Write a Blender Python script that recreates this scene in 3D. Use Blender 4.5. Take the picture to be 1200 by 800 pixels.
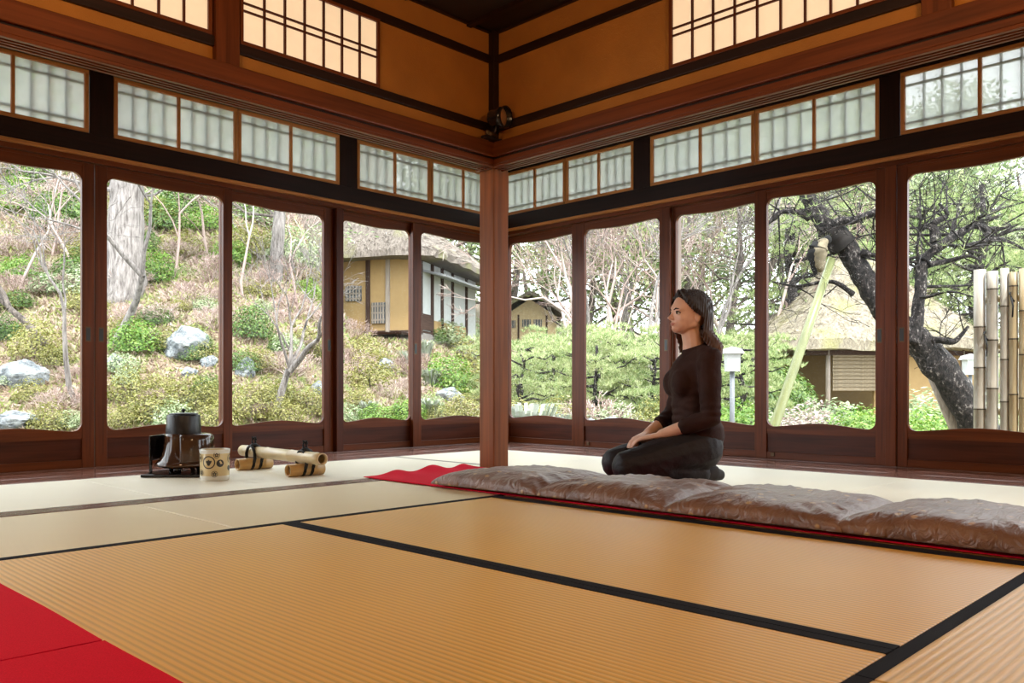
import bpy, bmesh, math, random
from mathutils import Vector, Matrix, noise

for o in list(bpy.data.objects):
    bpy.data.objects.remove(o, do_unlink=True)
scene = bpy.context.scene
COL = scene.collection
PI = math.pi

# ------------------------------------------------------------------ camera
FPX, YAW, CYP, CAMH = 978.1, math.radians(44.28), 456.4, 0.44
FWD = Vector((math.cos(YAW), math.sin(YAW), 0))
RGT = Vector((math.sin(YAW), -math.cos(YAW), 0))
cam_data = bpy.data.cameras.new('camera')
cam_data.sensor_fit = 'HORIZONTAL'
cam_data.sensor_width = 36.0
cam_data.lens = 36.0 * FPX / 1200.0
cam_data.shift_y = (CYP - 400.0) / 1200.0
cam_data.clip_start = 0.02
cam_data.clip_end = 400
cam = bpy.data.objects.new('camera', cam_data)
COL.objects.link(cam)
cam.location = (0, 0, CAMH)
cam.rotation_euler = (PI / 2, 0, YAW - PI / 2)
scene.camera = cam

# ------------------------------------------------------------------ sky, sun, exposure
world = bpy.data.worlds.new('overcast_sky')
scene.world = world
world.use_nodes = True
bg = world.node_tree.nodes['Background']
bg.inputs[0].default_value = (0.90, 0.955, 1.0, 1)
bg.inputs[1].default_value = 4.2
sun_d = bpy.data.lights.new('sun', 'SUN')
sun_d.energy = 5.0
sun_d.angle = math.radians(10)
sun_d.color = (1.0, 0.95, 0.86)
sun = bpy.data.objects.new('sun', sun_d)
COL.objects.link(sun)
sun.rotation_euler = (FWD * .55 - RGT * .35 + Vector((0, 0, -1))).to_track_quat('-Z', 'Y').to_euler()
vs = scene.view_settings
vs.view_transform = 'Standard'
vs.look = 'None'
vs.gamma = 1
vs.use_curve_mapping = False
vs.exposure = 0.45

# ------------------------------------------------------------------ pixel helpers (a pixel is a direction only)
def ray(px, py):
    u = (px - 600) / FPX
    return FWD + RGT * u + Vector((0, 0, (CYP - py) / FPX))
def at_depth(px, py, d):
    return Vector((0, 0, CAMH)) + ray(px, py) * d
def at_floor(px, py, z=0.0):
    r = ray(px, py)
    return Vector((0, 0, CAMH)) + r * ((z - CAMH) / r.z)
def px_of(X, Y):
    d = X * FWD.x + Y * FWD.y
    if d < 0.5: d = 0.5
    return 600 + FPX * (X * RGT.x + Y * RGT.y) / d, d

# ------------------------------------------------------------------ materials
def new_mat(name):
    m = bpy.data.materials.new(name)
    m.use_nodes = True
    nt = m.node_tree
    nt.nodes.clear()
    out = nt.nodes.new('ShaderNodeOutputMaterial')
    return m, nt, out
def nd(nt, t, **kw):
    n = nt.nodes.new(t)
    for k, v in kw.items():
        if k in n.inputs.keys() if isinstance(k, str) else False:
            n.inputs[k].default_value = v
        else:
            setattr(n, k, v)
    return n
def rgb(c):
    return (c[0], c[1], c[2], 1)
def ramp(nt, fac, stops):
    r = nt.nodes.new('ShaderNodeValToRGB')
    cr = r.color_ramp
    while len(cr.elements) < len(stops):
        cr.elements.new(0.5)
    for e, (p, c) in zip(cr.elements, stops):
        e.position = p
        e.color = rgb(c)
    nt.links.new(fac, r.inputs[0])
    return r
def mapped(nt, scale, coord='Object'):
    tc = nt.nodes.new('ShaderNodeTexCoord')
    mp = nt.nodes.new('ShaderNodeMapping')
    mp.inputs['Scale'].default_value = scale
    nt.links.new(tc.outputs[coord], mp.inputs[0])
    return mp
def plain(name, c, rough=0.6, metal=0.0, bump=0.0, bscale=60, var=0.12, nscale=8, spec=0.5):
    m, nt, out = new_mat(name)
    b = nt.nodes.new('ShaderNodeBsdfPrincipled')
    mp = mapped(nt, (1, 1, 1))
    n = nd(nt, 'ShaderNodeTexNoise'); n.inputs['Scale'].default_value = nscale; n.inputs['Detail'].default_value = 4
    nt.links.new(mp.outputs[0], n.inputs['Vector'])
    r = ramp(nt, n.outputs[0], [(0.3, [x * (1 - var) for x in c]), (0.7, [min(1, x * (1 + var)) for x in c])])
    nt.links.new(r.outputs[0], b.inputs['Base Color'])
    b.inputs['Roughness'].default_value = rough
    b.inputs['Metallic'].default_value = metal
    b.inputs['Specular IOR Level'].default_value = spec
    if bump:
        n2 = nd(nt, 'ShaderNodeTexNoise'); n2.inputs['Scale'].default_value = bscale; n2.inputs['Detail'].default_value = 3
        nt.links.new(mp.outputs[0], n2.inputs['Vector'])
        bp = nt.nodes.new('ShaderNodeBump'); bp.inputs['Strength'].default_value = bump; bp.inputs['Distance'].default_value = 0.01
        nt.links.new(n2.outputs[0], bp.inputs['Height']); nt.links.new(bp.outputs[0], b.inputs['Normal'])
    nt.links.new(b.outputs[0], out.inputs[0])
    return m
def wood(name, c, axis, rough=0.4, contrast=0.45, bump=0.12, spec=0.2):
    """grain runs along the given axis of object space"""
    m, nt, out = new_mat(name)
    b = nt.nodes.new('ShaderNodeBsdfPrincipled')
    s = [38, 38, 38]
    s['xyz'.index(axis)] = 1.6
    mp = mapped(nt, s)
    n = nd(nt, 'ShaderNodeTexNoise'); n.inputs['Scale'].default_value = 1.0; n.inputs['Detail'].default_value = 6; n.inputs['Distortion'].default_value = 0.6
    nt.links.new(mp.outputs[0], n.inputs['Vector'])
    mp2 = mapped(nt, (2.2, 2.2, 2.2))
    n2 = nd(nt, 'ShaderNodeTexNoise'); n2.inputs['Scale'].default_value = 1.0; n2.inputs['Detail'].default_value = 3
    nt.links.new(mp2.outputs[0], n2.inputs['Vector'])
    mx = nt.nodes.new('ShaderNodeMath'); mx.operation = 'MULTIPLY_ADD'; mx.inputs[1].default_value = 0.35
    nt.links.new(n2.outputs[0], mx.inputs[0]); nt.links.new(n.outputs[0], mx.inputs[2])
    r = ramp(nt, mx.outputs[0], [(0.42, [x * (1 - contrast) for x in c]), (0.68, c), (0.92, [min(1, x * (1 + contrast * .7)) for x in c])])
    nt.links.new(r.outputs[0], b.inputs['Base Color'])
    b.inputs['Roughness'].default_value = rough
    b.inputs['Specular IOR Level'].default_value = spec
    bp = nt.nodes.new('ShaderNodeBump'); bp.inputs['Strength'].default_value = bump; bp.inputs['Distance'].default_value = 0.004
    nt.links.new(n.outputs[0], bp.inputs['Height']); nt.links.new(bp.outputs[0], b.inputs['Normal'])
    nt.links.new(b.outputs[0], out.inputs[0])
    return m
def woods(name, c, **kw):
    return {a: wood(name + '_' + a, c, a, **kw) for a in 'xyz'}
def tatami_mat_material(name, axis, c, lo=0.72, sheen=0.36):
    """woven rush: fine ribs along one axis, small stitches across"""
    m, nt, out = new_mat(name)
    b = nt.nodes.new('ShaderNodeBsdfPrincipled')
    tc = nt.nodes.new('ShaderNodeTexCoord')
    sp = nt.nodes.new('ShaderNodeSeparateXYZ'); nt.links.new(tc.outputs['Object'], sp.inputs[0])
    across = sp.outputs['Y' if axis == 'x' else 'X']
    along = sp.outputs['X' if axis == 'x' else 'Y']
    def sine(src, freq):
        k = nt.nodes.new('ShaderNodeMath'); k.operation = 'MULTIPLY'; k.inputs[1].default_value = freq; nt.links.new(src, k.inputs[0])
        s = nt.nodes.new('ShaderNodeMath'); s.operation = 'SINE'; nt.links.new(k.outputs[0], s.inputs[0])
        q = nt.nodes.new('ShaderNodeMath'); q.operation = 'MULTIPLY_ADD'; q.inputs[1].default_value = .5; q.inputs[2].default_value = .5; nt.links.new(s.outputs[0], q.inputs[0])
        return q.outputs[0]
    ribs = sine(across, 2 * PI / 0.0155)
    rush = sine(along, 2 * PI / 0.006)
    mp = mapped(nt, (3, 3, 3))
    n = nd(nt, 'ShaderNodeTexNoise'); n.inputs['Scale'].default_value = 1.0; n.inputs['Detail'].default_value = 5
    nt.links.new(mp.outputs[0], n.inputs['Vector'])
    a1 = nt.nodes.new('ShaderNodeMath'); a1.operation = 'MULTIPLY_ADD'; a1.inputs[1].default_value = .5
    nt.links.new(n.outputs[0], a1.inputs[0]); nt.links.new(ribs, a1.inputs[2])
    r = ramp(nt, a1.outputs[0], [(0.12, [x * lo for x in c]), (0.75, c), (1.0, [min(1, x * 1.06) for x in c])])
    nt.links.new(r.outputs[0], b.inputs['Base Color'])
    b.inputs['Roughness'].default_value = sheen
    b.inputs['Specular IOR Level'].default_value = 0.7
    h = nt.nodes.new('ShaderNodeMath'); h.operation = 'MULTIPLY_ADD'; h.inputs[1].default_value = .25
    nt.links.new(rush, h.inputs[0]); nt.links.new(ribs, h.inputs[2])
    bp = nt.nodes.new('ShaderNodeBump'); bp.inputs['Strength'].default_value = 0.35; bp.inputs['Distance'].default_value = 0.0016
    nt.links.new(h.outputs[0], bp.inputs['Height']); nt.links.new(bp.outputs[0], b.inputs['Normal'])
    nt.links.new(b.outputs[0], out.inputs[0])
    return m
def leaf_mat(name, cols, trans=0.35, rough=0.55, lum=0.56):
    m, nt, out = new_mat(name)
    g = nt.nodes.new('ShaderNodeNewGeometry')
    oi = nt.nodes.new('ShaderNodeObjectInfo')
    a = nt.nodes.new('ShaderNodeMath'); a.operation = 'MULTIPLY_ADD'; a.inputs[1].default_value = .3; a.inputs[2].default_value = -.15
    nt.links.new(oi.outputs['Random'], a.inputs[0])
    s = nt.nodes.new('ShaderNodeMath'); s.operation = 'ADD'
    nt.links.new(a.outputs[0], s.inputs[0]); nt.links.new(g.outputs['Random Per Island'], s.inputs[1])
    k = len(cols)
    r = ramp(nt, s.outputs[0], [(i / (k - 1), [x * lum for x in c]) for i, c in enumerate(cols)])
    d = nt.nodes.new('ShaderNodeBsdfDiffuse'); t = nt.nodes.new('ShaderNodeBsdfTranslucent')
    nt.links.new(r.outputs[0], d.inputs[0]); nt.links.new(r.outputs[0], t.inputs[0])
    mx = nt.nodes.new('ShaderNodeMixShader'); mx.inputs[0].default_value = trans
    nt.links.new(d.outputs[0], mx.inputs[1]); nt.links.new(t.outputs[0], mx.inputs[2])
    gl = nt.nodes.new('ShaderNodeBsdfGlossy'); gl.inputs['Roughness'].default_value = rough
    m2 = nt.nodes.new('ShaderNodeMixShader'); m2.inputs[0].default_value = .05
    nt.links.new(mx.outputs[0], m2.inputs[1]); nt.links.new(gl.outputs[0], m2.inputs[2])
    nt.links.new(m2.outputs[0], out.inputs[0])
    return m
def glass_mat(name):
    m, nt, out = new_mat(name)
    t = nt.nodes.new('ShaderNodeBsdfTransparent'); t.inputs[0].default_value = (0.97, 0.985, 0.98, 1)
    g = nt.nodes.new('ShaderNodeBsdfGlossy'); g.inputs['Roughness'].default_value = 0.02
    fr = nt.nodes.new('ShaderNodeFresnel'); fr.inputs[0].default_value = 1.06
    mx = nt.nodes.new('ShaderNodeMixShader')
    nt.links.new(fr.outputs[0], mx.inputs[0]); nt.links.new(t.outputs[0], mx.inputs[1]); nt.links.new(g.outputs[0], mx.inputs[2])
    nt.links.new(mx.outputs[0], out.inputs[0])
    return m
def paper_mat(name, c, see=0.3, glow=None, glow_s=0.0):
    m, nt, out = new_mat(name)
    mp = mapped(nt, (14, 14, 14))
    n = nd(nt, 'ShaderNodeTexNoise'); n.inputs['Scale'].default_value = 1.0; n.inputs['Detail'].default_value = 5
    nt.links.new(mp.outputs[0], n.inputs['Vector'])
    r = ramp(nt, n.outputs[0], [(0.3, [x * .93 for x in c]), (0.7, c)])
    t = nt.nodes.new('ShaderNodeBsdfTranslucent'); nt.links.new(r.outputs[0], t.inputs[0])
    d = nt.nodes.new('ShaderNodeBsdfDiffuse'); nt.links.new(r.outputs[0], d.inputs[0])
    mx = nt.nodes.new('ShaderNodeMixShader'); mx.inputs[0].default_value = .4
    nt.links.new(t.outputs[0], mx.inputs[1]); nt.links.new(d.outputs[0], mx.inputs[2])
    last = mx
    if see:
        tr = nt.nodes.new('ShaderNodeBsdfTransparent')
        m2 = nt.nodes.new('ShaderNodeMixShader'); m2.inputs[0].default_value = see
        nt.links.new(mx.outputs[0], m2.inputs[1]); nt.links.new(tr.outputs[0], m2.inputs[2]); last = m2
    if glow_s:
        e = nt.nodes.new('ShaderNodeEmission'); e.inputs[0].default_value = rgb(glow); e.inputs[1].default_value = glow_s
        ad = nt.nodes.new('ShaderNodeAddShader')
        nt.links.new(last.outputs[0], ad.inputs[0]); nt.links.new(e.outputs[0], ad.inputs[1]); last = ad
    nt.links.new(last.outputs[0], out.inputs[0])
    return m
def emit_mat(name, c, s):
    m, nt, out = new_mat(name)
    e = nt.nodes.new('ShaderNodeEmission'); e.inputs[0].default_value = rgb(c); e.inputs[1].default_value = s
    nt.links.new(e.outputs[0], out.inputs[0])
    return m

W_RED = woods('red_brown_timber', (0.120, 0.030, 0.008), rough=0.34)
W_PIL = woods('pillar_timber', (0.20, 0.058, 0.011), rough=0.5)
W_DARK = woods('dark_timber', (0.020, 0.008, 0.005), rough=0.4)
W_MID = woods('brown_timber', (0.07, 0.017, 0.007), rough=0.35)
W_ORG = woods('honey_timber', (0.46, 0.19, 0.055), rough=0.4)
W_FLOOR = woods('polished_board', (0.20, 0.09, 0.065), rough=0.17, spec=0.8)
W_SILL = woods('threshold_board', (0.15, 0.075, 0.06), rough=0.25, spec=0.6)
M_PLASTER = plain('ochre_plaster', (0.35, 0.128, 0.014), rough=0.9, bump=.25, bscale=220, var=.10, nscale=5)
M_PLASTER_B = plain('tan_plaster', (0.50, 0.30, 0.13), rough=0.9, bump=.2, bscale=200, var=.08)
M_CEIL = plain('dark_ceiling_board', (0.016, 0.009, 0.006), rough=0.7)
M_GLASS = glass_mat('window_glass')
M_FROST = paper_mat('frosted_pane', (0.60, 0.64, 0.60), see=0.30)
M_SHOJI_GLOW = paper_mat('glowing_shoji_paper', (0.86, 0.78, 0.66), see=0.0, glow=(1.0, 0.80, 0.54), glow_s=0.30)  # emission in the paper stands in for light coming through it
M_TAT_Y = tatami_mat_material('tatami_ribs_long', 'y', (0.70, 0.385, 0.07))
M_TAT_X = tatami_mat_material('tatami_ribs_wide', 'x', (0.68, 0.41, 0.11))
M_TAT_PALE = tatami_mat_material('paler_tatami_wide', 'x', (0.68, 0.54, 0.31), lo=.86)  # paler base colour stands in for daylight sheen across these mats
M_TAT_CX = tatami_mat_material('corridor_tatami_wide', 'x', (0.72, 0.65, 0.50), lo=.9, sheen=.4)  # pale base holds the grazing daylight reflected by the corridor mats
M_TAT_CY = tatami_mat_material('corridor_tatami_long', 'y', (0.72, 0.65, 0.50), lo=.9, sheen=.4)  # lengthwise copy, daylight reflection likewise put into the base colour
M_BORDER = plain('mat_border_cloth', (0.014, 0.014, 0.02), rough=.85, bump=.3, bscale=600, spec=.08)
M_BORDER_P = plain('pale_mat_border', (0.30, 0.27, 0.22), rough=.8)
M_BLACK = plain('black_lacquer', (0.012, 0.011, 0.013), rough=.18)
M_IRON = plain('black_iron', (0.010, 0.010, 0.013), rough=.36, bump=.12, bscale=120)
M_BRONZE = plain('brown_lacquer', (0.055, 0.024, 0.012), rough=.10, var=.2)
M_CORD = plain('black_cord', (0.008, 0.008, 0.01), rough=.7)
M_BRASS = plain('aged_brass', (0.10, 0.06, 0.03), rough=.4, metal=.7)

# ------------------------------------------------------------------ mesh builder
class MB:
    def __init__(self):
        self.v = []; self.f = []
    def box(self, x0, x1, y0, y1, z0, z1):
        b = len(self.v)
        self.v += [(x, y, z) for z in (z0, z1) for y in (y0, y1) for x in (x0, x1)]
        self.f += [(b, b+2, b+3, b+1), (b+4, b+5, b+7, b+6), (b, b+1, b+5, b+4), (b+2, b+6, b+7, b+3), (b, b+4, b+6, b+2), (b+1, b+3, b+7, b+5)]
        return self
    def ring(self, c, axis, r, n, up=None):
        axis = Vector(axis).normalized()
        ref = Vector((0, 0, 1)) if abs(axis.z) < .9 else Vector((1, 0, 0))
        a = axis.cross(ref).normalized(); b = axis.cross(a)
        i0 = len(self.v)
        for k in range(n):
            t = 2 * PI * k / n
            p = Vector(c) + (a * math.cos(t) + b * math.sin(t)) * r
            self.v.append(tuple(p))
        return i0
    def tube(self, pts, rad, n=8, cap=True):
        pts = [Vector(p) for p in pts]
        if not hasattr(rad, '__len__'): rad = [rad] * len(pts)
        rings = []
        for i, p in enumerate(pts):
            if i == 0: ax = pts[1] - p
            elif i == len(pts) - 1: ax = p - pts[i-1]
            else: ax = pts[i+1] - pts[i-1]
            rings.append(self.ring(p, ax, rad[i], n))
        for a, b in zip(rings, rings[1:]):
            for k in range(n):
                k2 = (k + 1) % n
                self.f.append((a + k, a + k2, b + k2, b + k))
        if cap:
            self.f.append(tuple(rings[0] + k for k in reversed(range(n))))
            self.f.append(tuple(rings[-1] + k for k in range(n)))
        return self
    def lathe(self, prof, n=32, c=(0, 0, 0), sx=1, sy=1, a0=0):
        """profile of (radius, height), closed at the ends when radius is 0"""
        rows = []
        for (r, z) in prof:
            if r < 1e-6:
                rows.append([len(self.v)]); self.v.append((c[0], c[1], c[2] + z))
            else:
                i0 = len(self.v); rows.append(list(range(i0, i0 + n)))
                for k in range(n):
                    t = a0 + 2 * PI * k / n
                    self.v.append((c[0] + math.cos(t) * r * sx, c[1] + math.sin(t) * r * sy, c[2] + z))
        for A, B in zip(rows, rows[1:]):
            if len(A) == 1 and len(B) == 1: continue
            for k in range(n):
                k2 = (k + 1) % n
                if len(A) == 1: self.f.append((A[0], B[k2], B[k]))
                elif len(B) == 1: self.f.append((A[k], A[k2], B[0]))
                else: self.f.append((A[k], A[k2], B[k2], B[k]))
        return self
    def ball(self, c, r, n=10, m=7, mat=None):
        if not hasattr(r, '__len__'): r = (r, r, r)
        b = len(self.v)
        prof = [(math.sin(PI * i / m), -math.cos(PI * i / m)) for i in range(m + 1)]
        prof[0] = (0, -1); prof[-1] = (0, 1)
        self.lathe(prof, n)
        for i in range(b, len(self.v)):
            p = Vector(self.v[i]); p = Vector((p.x * r[0], p.y * r[1], p.z * r[2]))
            if mat: p = mat @ p
            self.v[i] = tuple(p + Vector(c))
        return self
    def capsule(self, p0, r0, p1, r1, n=12):
        p0 = Vector(p0); p1 = Vector(p1); ax = (p1 - p0)
        L = ax.length; ax = ax / L
        pts = []; rr = []
        for k in range(1, 5):
            t = PI / 2 * k / 4
            pts.append(p0 - ax * r0 * math.cos(t)); rr.append(max(r0 * math.sin(t), 1e-4))
        for k in range(1, 5):
            t = PI / 2 * k / 4
            pts.append(p1 + ax * r1 * math.sin(t) * 1.0 if k else p1); rr.append(max(r1 * math.cos(t), 1e-4))
        pts.insert(4, p1); rr.insert(4, r1)
        rings = [self.ring(p, ax, r, n) for p, r in zip(pts, rr)]
        for a, b in zip(rings, rings[1:]):
            for k in range(n):
                k2 = (k + 1) % n
                self.f.append((a + k, a + k2, b + k2, b + k))
        self.f.append(tuple(rings[0] + k for k in reversed(range(n))))
        self.f.append(tuple(rings[-1] + k for k in range(n)))
        return self
    def mesh(self, name, mat, smooth=False):
        me = bpy.data.meshes.new(name)
        me.from_pydata(self.v, [], self.f)
        me.update()
        if mat: me.materials.append(mat)
        if smooth:
            me.polygons.foreach_set('use_smooth', [True] * len(me.polygons))
        return me
    def build(self, name, mat, parent=None, smooth=False, bevel=0, fix=False):
        me = self.mesh(name, mat, smooth)
        if fix:
            bm = bmesh.new(); bm.from_mesh(me); bmesh.ops.recalc_face_normals(bm, faces=bm.faces); bm.to_mesh(me); bm.free()
        return obj(name, me, parent, bevel)
def obj(name, me, parent=None, bevel=0):
    o = bpy.data.objects.new(name, me)
    COL.objects.link(o)
    if parent: o.parent = parent
    if bevel:
        md = o.modifiers.new('edge', 'BEVEL'); md.width = bevel; md.segments = 2; md.limit_method = 'ANGLE'
    return o
def tag(o, label=None, cat=None, group=None, kind=None):
    if label: o['label'] = label
    if cat: o['category'] = cat
    if group: o['group'] = group
    if kind: o['kind'] = kind
    return o
def empty(name, loc=(0, 0, 0), rz=0, label=None, cat=None, group=None, kind=None):
    o = bpy.data.objects.new(name, None)
    COL.objects.link(o)
    o.empty_display_size = .1
    o.location = loc; o.rotation_euler = (0, 0, rz)
    return tag(o, label, cat, group, kind)
def box(name, mat, parent, x0, x1, y0, y1, z0, z1, bevel=0.0):
    """box with its origin at its own middle so the grain differs from piece to piece"""
    cx, cy, cz = (x0 + x1) / 2, (y0 + y1) / 2, (z0 + z1) / 2
    m = MB().box(x0 - cx, x1 - cx, y0 - cy, y1 - cy, z0 - cz, z1 - cz)
    if isinstance(mat, dict):
        d = (abs(x1 - x0), abs(y1 - y0), abs(z1 - z0))
        mat = mat['xyz'[d.index(max(d))]]
    o = m.build(name, mat, parent, bevel=bevel)
    o.location = (cx, cy, cz)
    return o

# ================================================================== THE SETTING
XR, YL = 4.89, 4.94            # inner faces of the glazed outer walls
PX, PY, PS = 3.27, 3.33, 0.0575  # corner pillar centre and half size
XW, YW = -2.9, -2.2            # room behind the camera

# ---- floor
floor = tag(MB().box(XW, XR + .12, YW, YL + .12, -.10, -.056).build('floor', W_FLOOR['x']), 'wooden sub-floor carrying the straw mats and boards', 'floor', kind='structure')
def mat_piece(x0, x1, y0, y1, along, borders, body=None, bmat=None):
    body = body or (M_TAT_Y if along == 'y' else M_TAT_X)
    g = .0015
    t = box('tatami_mat', body, floor, x0 + g, x1 - g, y0 + g, y1 - g, -.055, 0, bevel=.003)
    ctr = t.location
    bw = .031
    for s in borders:
        if s == 'x0': r = (x0 + g, x0 + bw, y0 + g, y1 - g)
        elif s == 'x1': r = (x1 - bw, x1 - g, y0 + g, y1 - g)
        elif s == 'y0': r = (x0 + g, x1 - g, y0 + g, y0 + bw)
        else: r = (x0 + g, x1 - g, y1 - bw, y1 - g)
        b = MB().box(r[0] - ctr.x, r[1] - ctr.x, r[2] - ctr.y, r[3] - ctr.y, -.02 - ctr.z, .0012 - ctr.z).build('mat_border', bmat or M_BORDER, t)
    return t
ML, MW = 1.92, 0.955
yb, ye = 0.522, 2.447
# mats of the inner room: two lying towards the left-hand doors, one crossing beyond them, one crossing in front
mat_piece(1.46, 2.415, yb, ye, 'y', ('x0', 'x1'))
mat_piece(1.46 - MW, 1.46, yb, ye, 'y', ('x0', 'x1'))
mat_piece(1.46 - 2 * MW, 1.46 - MW, yb, ye, 'y', ('x0', 'x1'))
mat_piece(2.415, PX - PS, yb, ye, 'y', ('x0',))
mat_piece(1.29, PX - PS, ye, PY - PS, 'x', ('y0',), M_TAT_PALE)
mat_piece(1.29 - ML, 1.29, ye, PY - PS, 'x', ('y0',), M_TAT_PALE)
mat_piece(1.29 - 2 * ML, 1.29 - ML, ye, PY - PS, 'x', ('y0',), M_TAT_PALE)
mat_piece(1.29, PX - PS, yb - MW, yb, 'x', ('y0', 'y1'))
mat_piece(1.29 - ML, 1.29, yb - MW, yb, 'x', ('y0', 'y1'))
mat_piece(1.29, PX - PS, yb - 2 * MW, yb - MW, 'x', ('y0', 'y1'))
mat_piece(1.29 - ML, 1.29, yb - 2 * MW, yb - MW, 'x', ('y0', 'y1'))
mat_piece(XW, 1.46 - 2 * MW, yb, ye, 'y', ('x1',))
mat_piece(XW, 1.29 - ML, YW, yb, 'y', ('x1',))
mat_piece(1.29 - ML, PX - PS, YW, yb - 2 * MW, 'x', ('y1',))
# corridor mats
TX, TY = 4.33, 4.38
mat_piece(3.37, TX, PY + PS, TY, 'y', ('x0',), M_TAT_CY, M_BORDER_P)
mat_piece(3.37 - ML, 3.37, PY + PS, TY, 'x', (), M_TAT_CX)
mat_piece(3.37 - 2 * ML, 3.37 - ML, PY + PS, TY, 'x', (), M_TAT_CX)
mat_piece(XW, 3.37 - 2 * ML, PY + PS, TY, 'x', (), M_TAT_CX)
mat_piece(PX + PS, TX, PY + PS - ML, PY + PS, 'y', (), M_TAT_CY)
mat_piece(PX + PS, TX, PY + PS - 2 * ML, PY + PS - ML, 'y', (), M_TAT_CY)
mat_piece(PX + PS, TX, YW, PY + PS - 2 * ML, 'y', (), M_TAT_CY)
# thresholds between room and corridor, with two grooves each
def threshold(parent, along, a0, a1, c):
    for (o0, o1) in ((-PS, -.028), (-.018, .018), (.028, PS)):
        if along == 'x': box('threshold', W_SILL, parent, a0, a1, c + o0, c + o1, -.05, .003, bevel=.002)
        else: box('threshold', W_SILL, parent, c + o0, c + o1, a0, a1, -.05, .003, bevel=.002)
    if along == 'x': box('threshold_groove', W_SILL, parent, a0, a1, c - .03, c + .03, -.052, -.002)
    else: box('threshold_groove', W_SILL, parent, c - .03, c + .03, a0, a1, -.052, -.002)
threshold(floor, 'x', XW, PX - PS, PY)
threshold(floor, 'y', YW, PY - PS, PX)
# polished boards below the glass doors
for k in range(3):
    w = (YL + .04 - TY) / 3
    box('floor_board', W_FLOOR, floor, XW, XR + .05, TY + .006 + k * w, TY + (k + 1) * w - .002, -.05, .002, bevel=.002)
    w = (XR + .04 - TX) / 3
    box('floor_board', W_FLOOR, floor, TX + .006 + k * w, TX + (k + 1) * w - .002, YW, TY + .003, -.05, .002, bevel=.002)

# ---- corner pillar and the walls hung above the open sides of the room
pillar = tag(MB().box(-PS, PS, -PS, PS, .0, 1.66).build('trim_1', W_PIL['z'], bevel=.006), 'square red-brown corner pillar standing free on the matted floor', 'pillar', kind='structure')
pillar.location = (PX, PY, 0.004)
CEIL = 2.40
def hung_wall(name, lab, L, toworld, posts, shoji, group):
    """local x along the wall away from the pillar, local y outwards, z up; front face at y=0"""
    w = empty(name, *toworld, label=lab, cat='wall', kind='structure')
    E0 = -.115
    # lintel with runners underneath
    box('lintel', W_RED, w, E0, L, -.03, .075, 1.664, 1.692, bevel=.002)
    for (a, b) in ((-.03, -.008), (.006, .018), (.032, .044), (.058, .075)):
        box('lintel_runner', W_RED, w, E0, L, a, b, 1.650, 1.664, bevel=.002)
    box('shadow_gap_strip', W_DARK, w, E0, L, -.022, .07, 1.692, 1.702)  # dark strip stands in for shade in the gap under the beam
    box('long_beam', W_RED, w, E0, L, -.042, .08, 1.702, 1.782, bevel=.005)
    box('plaster_panel', M_PLASTER, w, E0, L, .012, .07, 1.782, CEIL)
    box('lower_rail', W_DARK, w, -.05, L, -.004, .02, 1.852, 1.894, bevel=.002)
    box('upper_rail', W_DARK, w, -.05, L, -.004, .02, 2.226, 2.268, bevel=.002)
    box('cornice', W_DARK, w, -.05, L, -.006, .02, CEIL - .012, CEIL)
    for (a, b) in posts:
        box('post', W_RED, w, a, b, -.02, .075, 1.782, CEIL, bevel=.004)
    return w
def shoji_window(n, lab, wall_loc, a, b, pitch, z0=1.894, z1=2.226):
    s = empty('window_%d' % n, wall_loc[0], wall_loc[1], label=lab, cat='window', kind='structure')
    fr = .016
    for nm, r in (('frame_rail', (a, b, z0, z0 + fr)), ('frame_rail', (a, b, z1 - fr, z1)), ('frame_stile', (a, a + fr, z0 + fr, z1 - fr)), ('frame_stile', (b - fr, b, z0 + fr, z1 - fr))):
        box(nm, W_RED, s, r[0], r[1], -.006, .012, r[2], r[3], bevel=.001)
    box('paper_pane', M_SHOJI_GLOW, s, a + fr, b - fr, .006, .0095, z0 + fr, z1 - fr)
    k = max(1, round((b - a - 2 * fr) / pitch)); st = (b - a - 2 * fr) / k
    for i in range(1, k):
        x = a + fr + i * st
        box('lattice_bar', W_MID, s, x - .0045, x + .0045, -.004, .006, z0 + fr, z1 - fr)
    for z in (2.040, 2.073):
        box('lattice_rail', W_MID, s, a + fr, b - fr, -.003, .006, z - .004, z + .004)
    return s
# left wall: local x = -X away from the pillar (rotated by 180 deg, outwards = -y local would point in, so mirror by using a wall frame)
LW = ((PX - PS, PY - PS, 0), PI)      # local x -> -X, local y -> -Y (into the room)
RW = ((PX - PS, PY - PS, 0), -PI / 2) # local x -> -Y, local y -> +X (outwards)
wl = hung_wall('wall_right', 'ochre plaster wall with dark rails hung above the kneeling woman', PY - PS - YW, RW, ((1.0 * (3.2725 - 1.049), 3.2725 - .946),), None, None)
shoji_window(1, 'self-glowing paper lattice window in the ochre wall right of the black spot lamp', RW, 3.2725 - 2.135, 3.2725 - 1.06, .1035)
shoji_window(2, 'short self-glowing paper lattice window past the post, over the bamboo fence side', RW, 3.2725 - .935, 3.2725 + .1, .1035)
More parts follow.
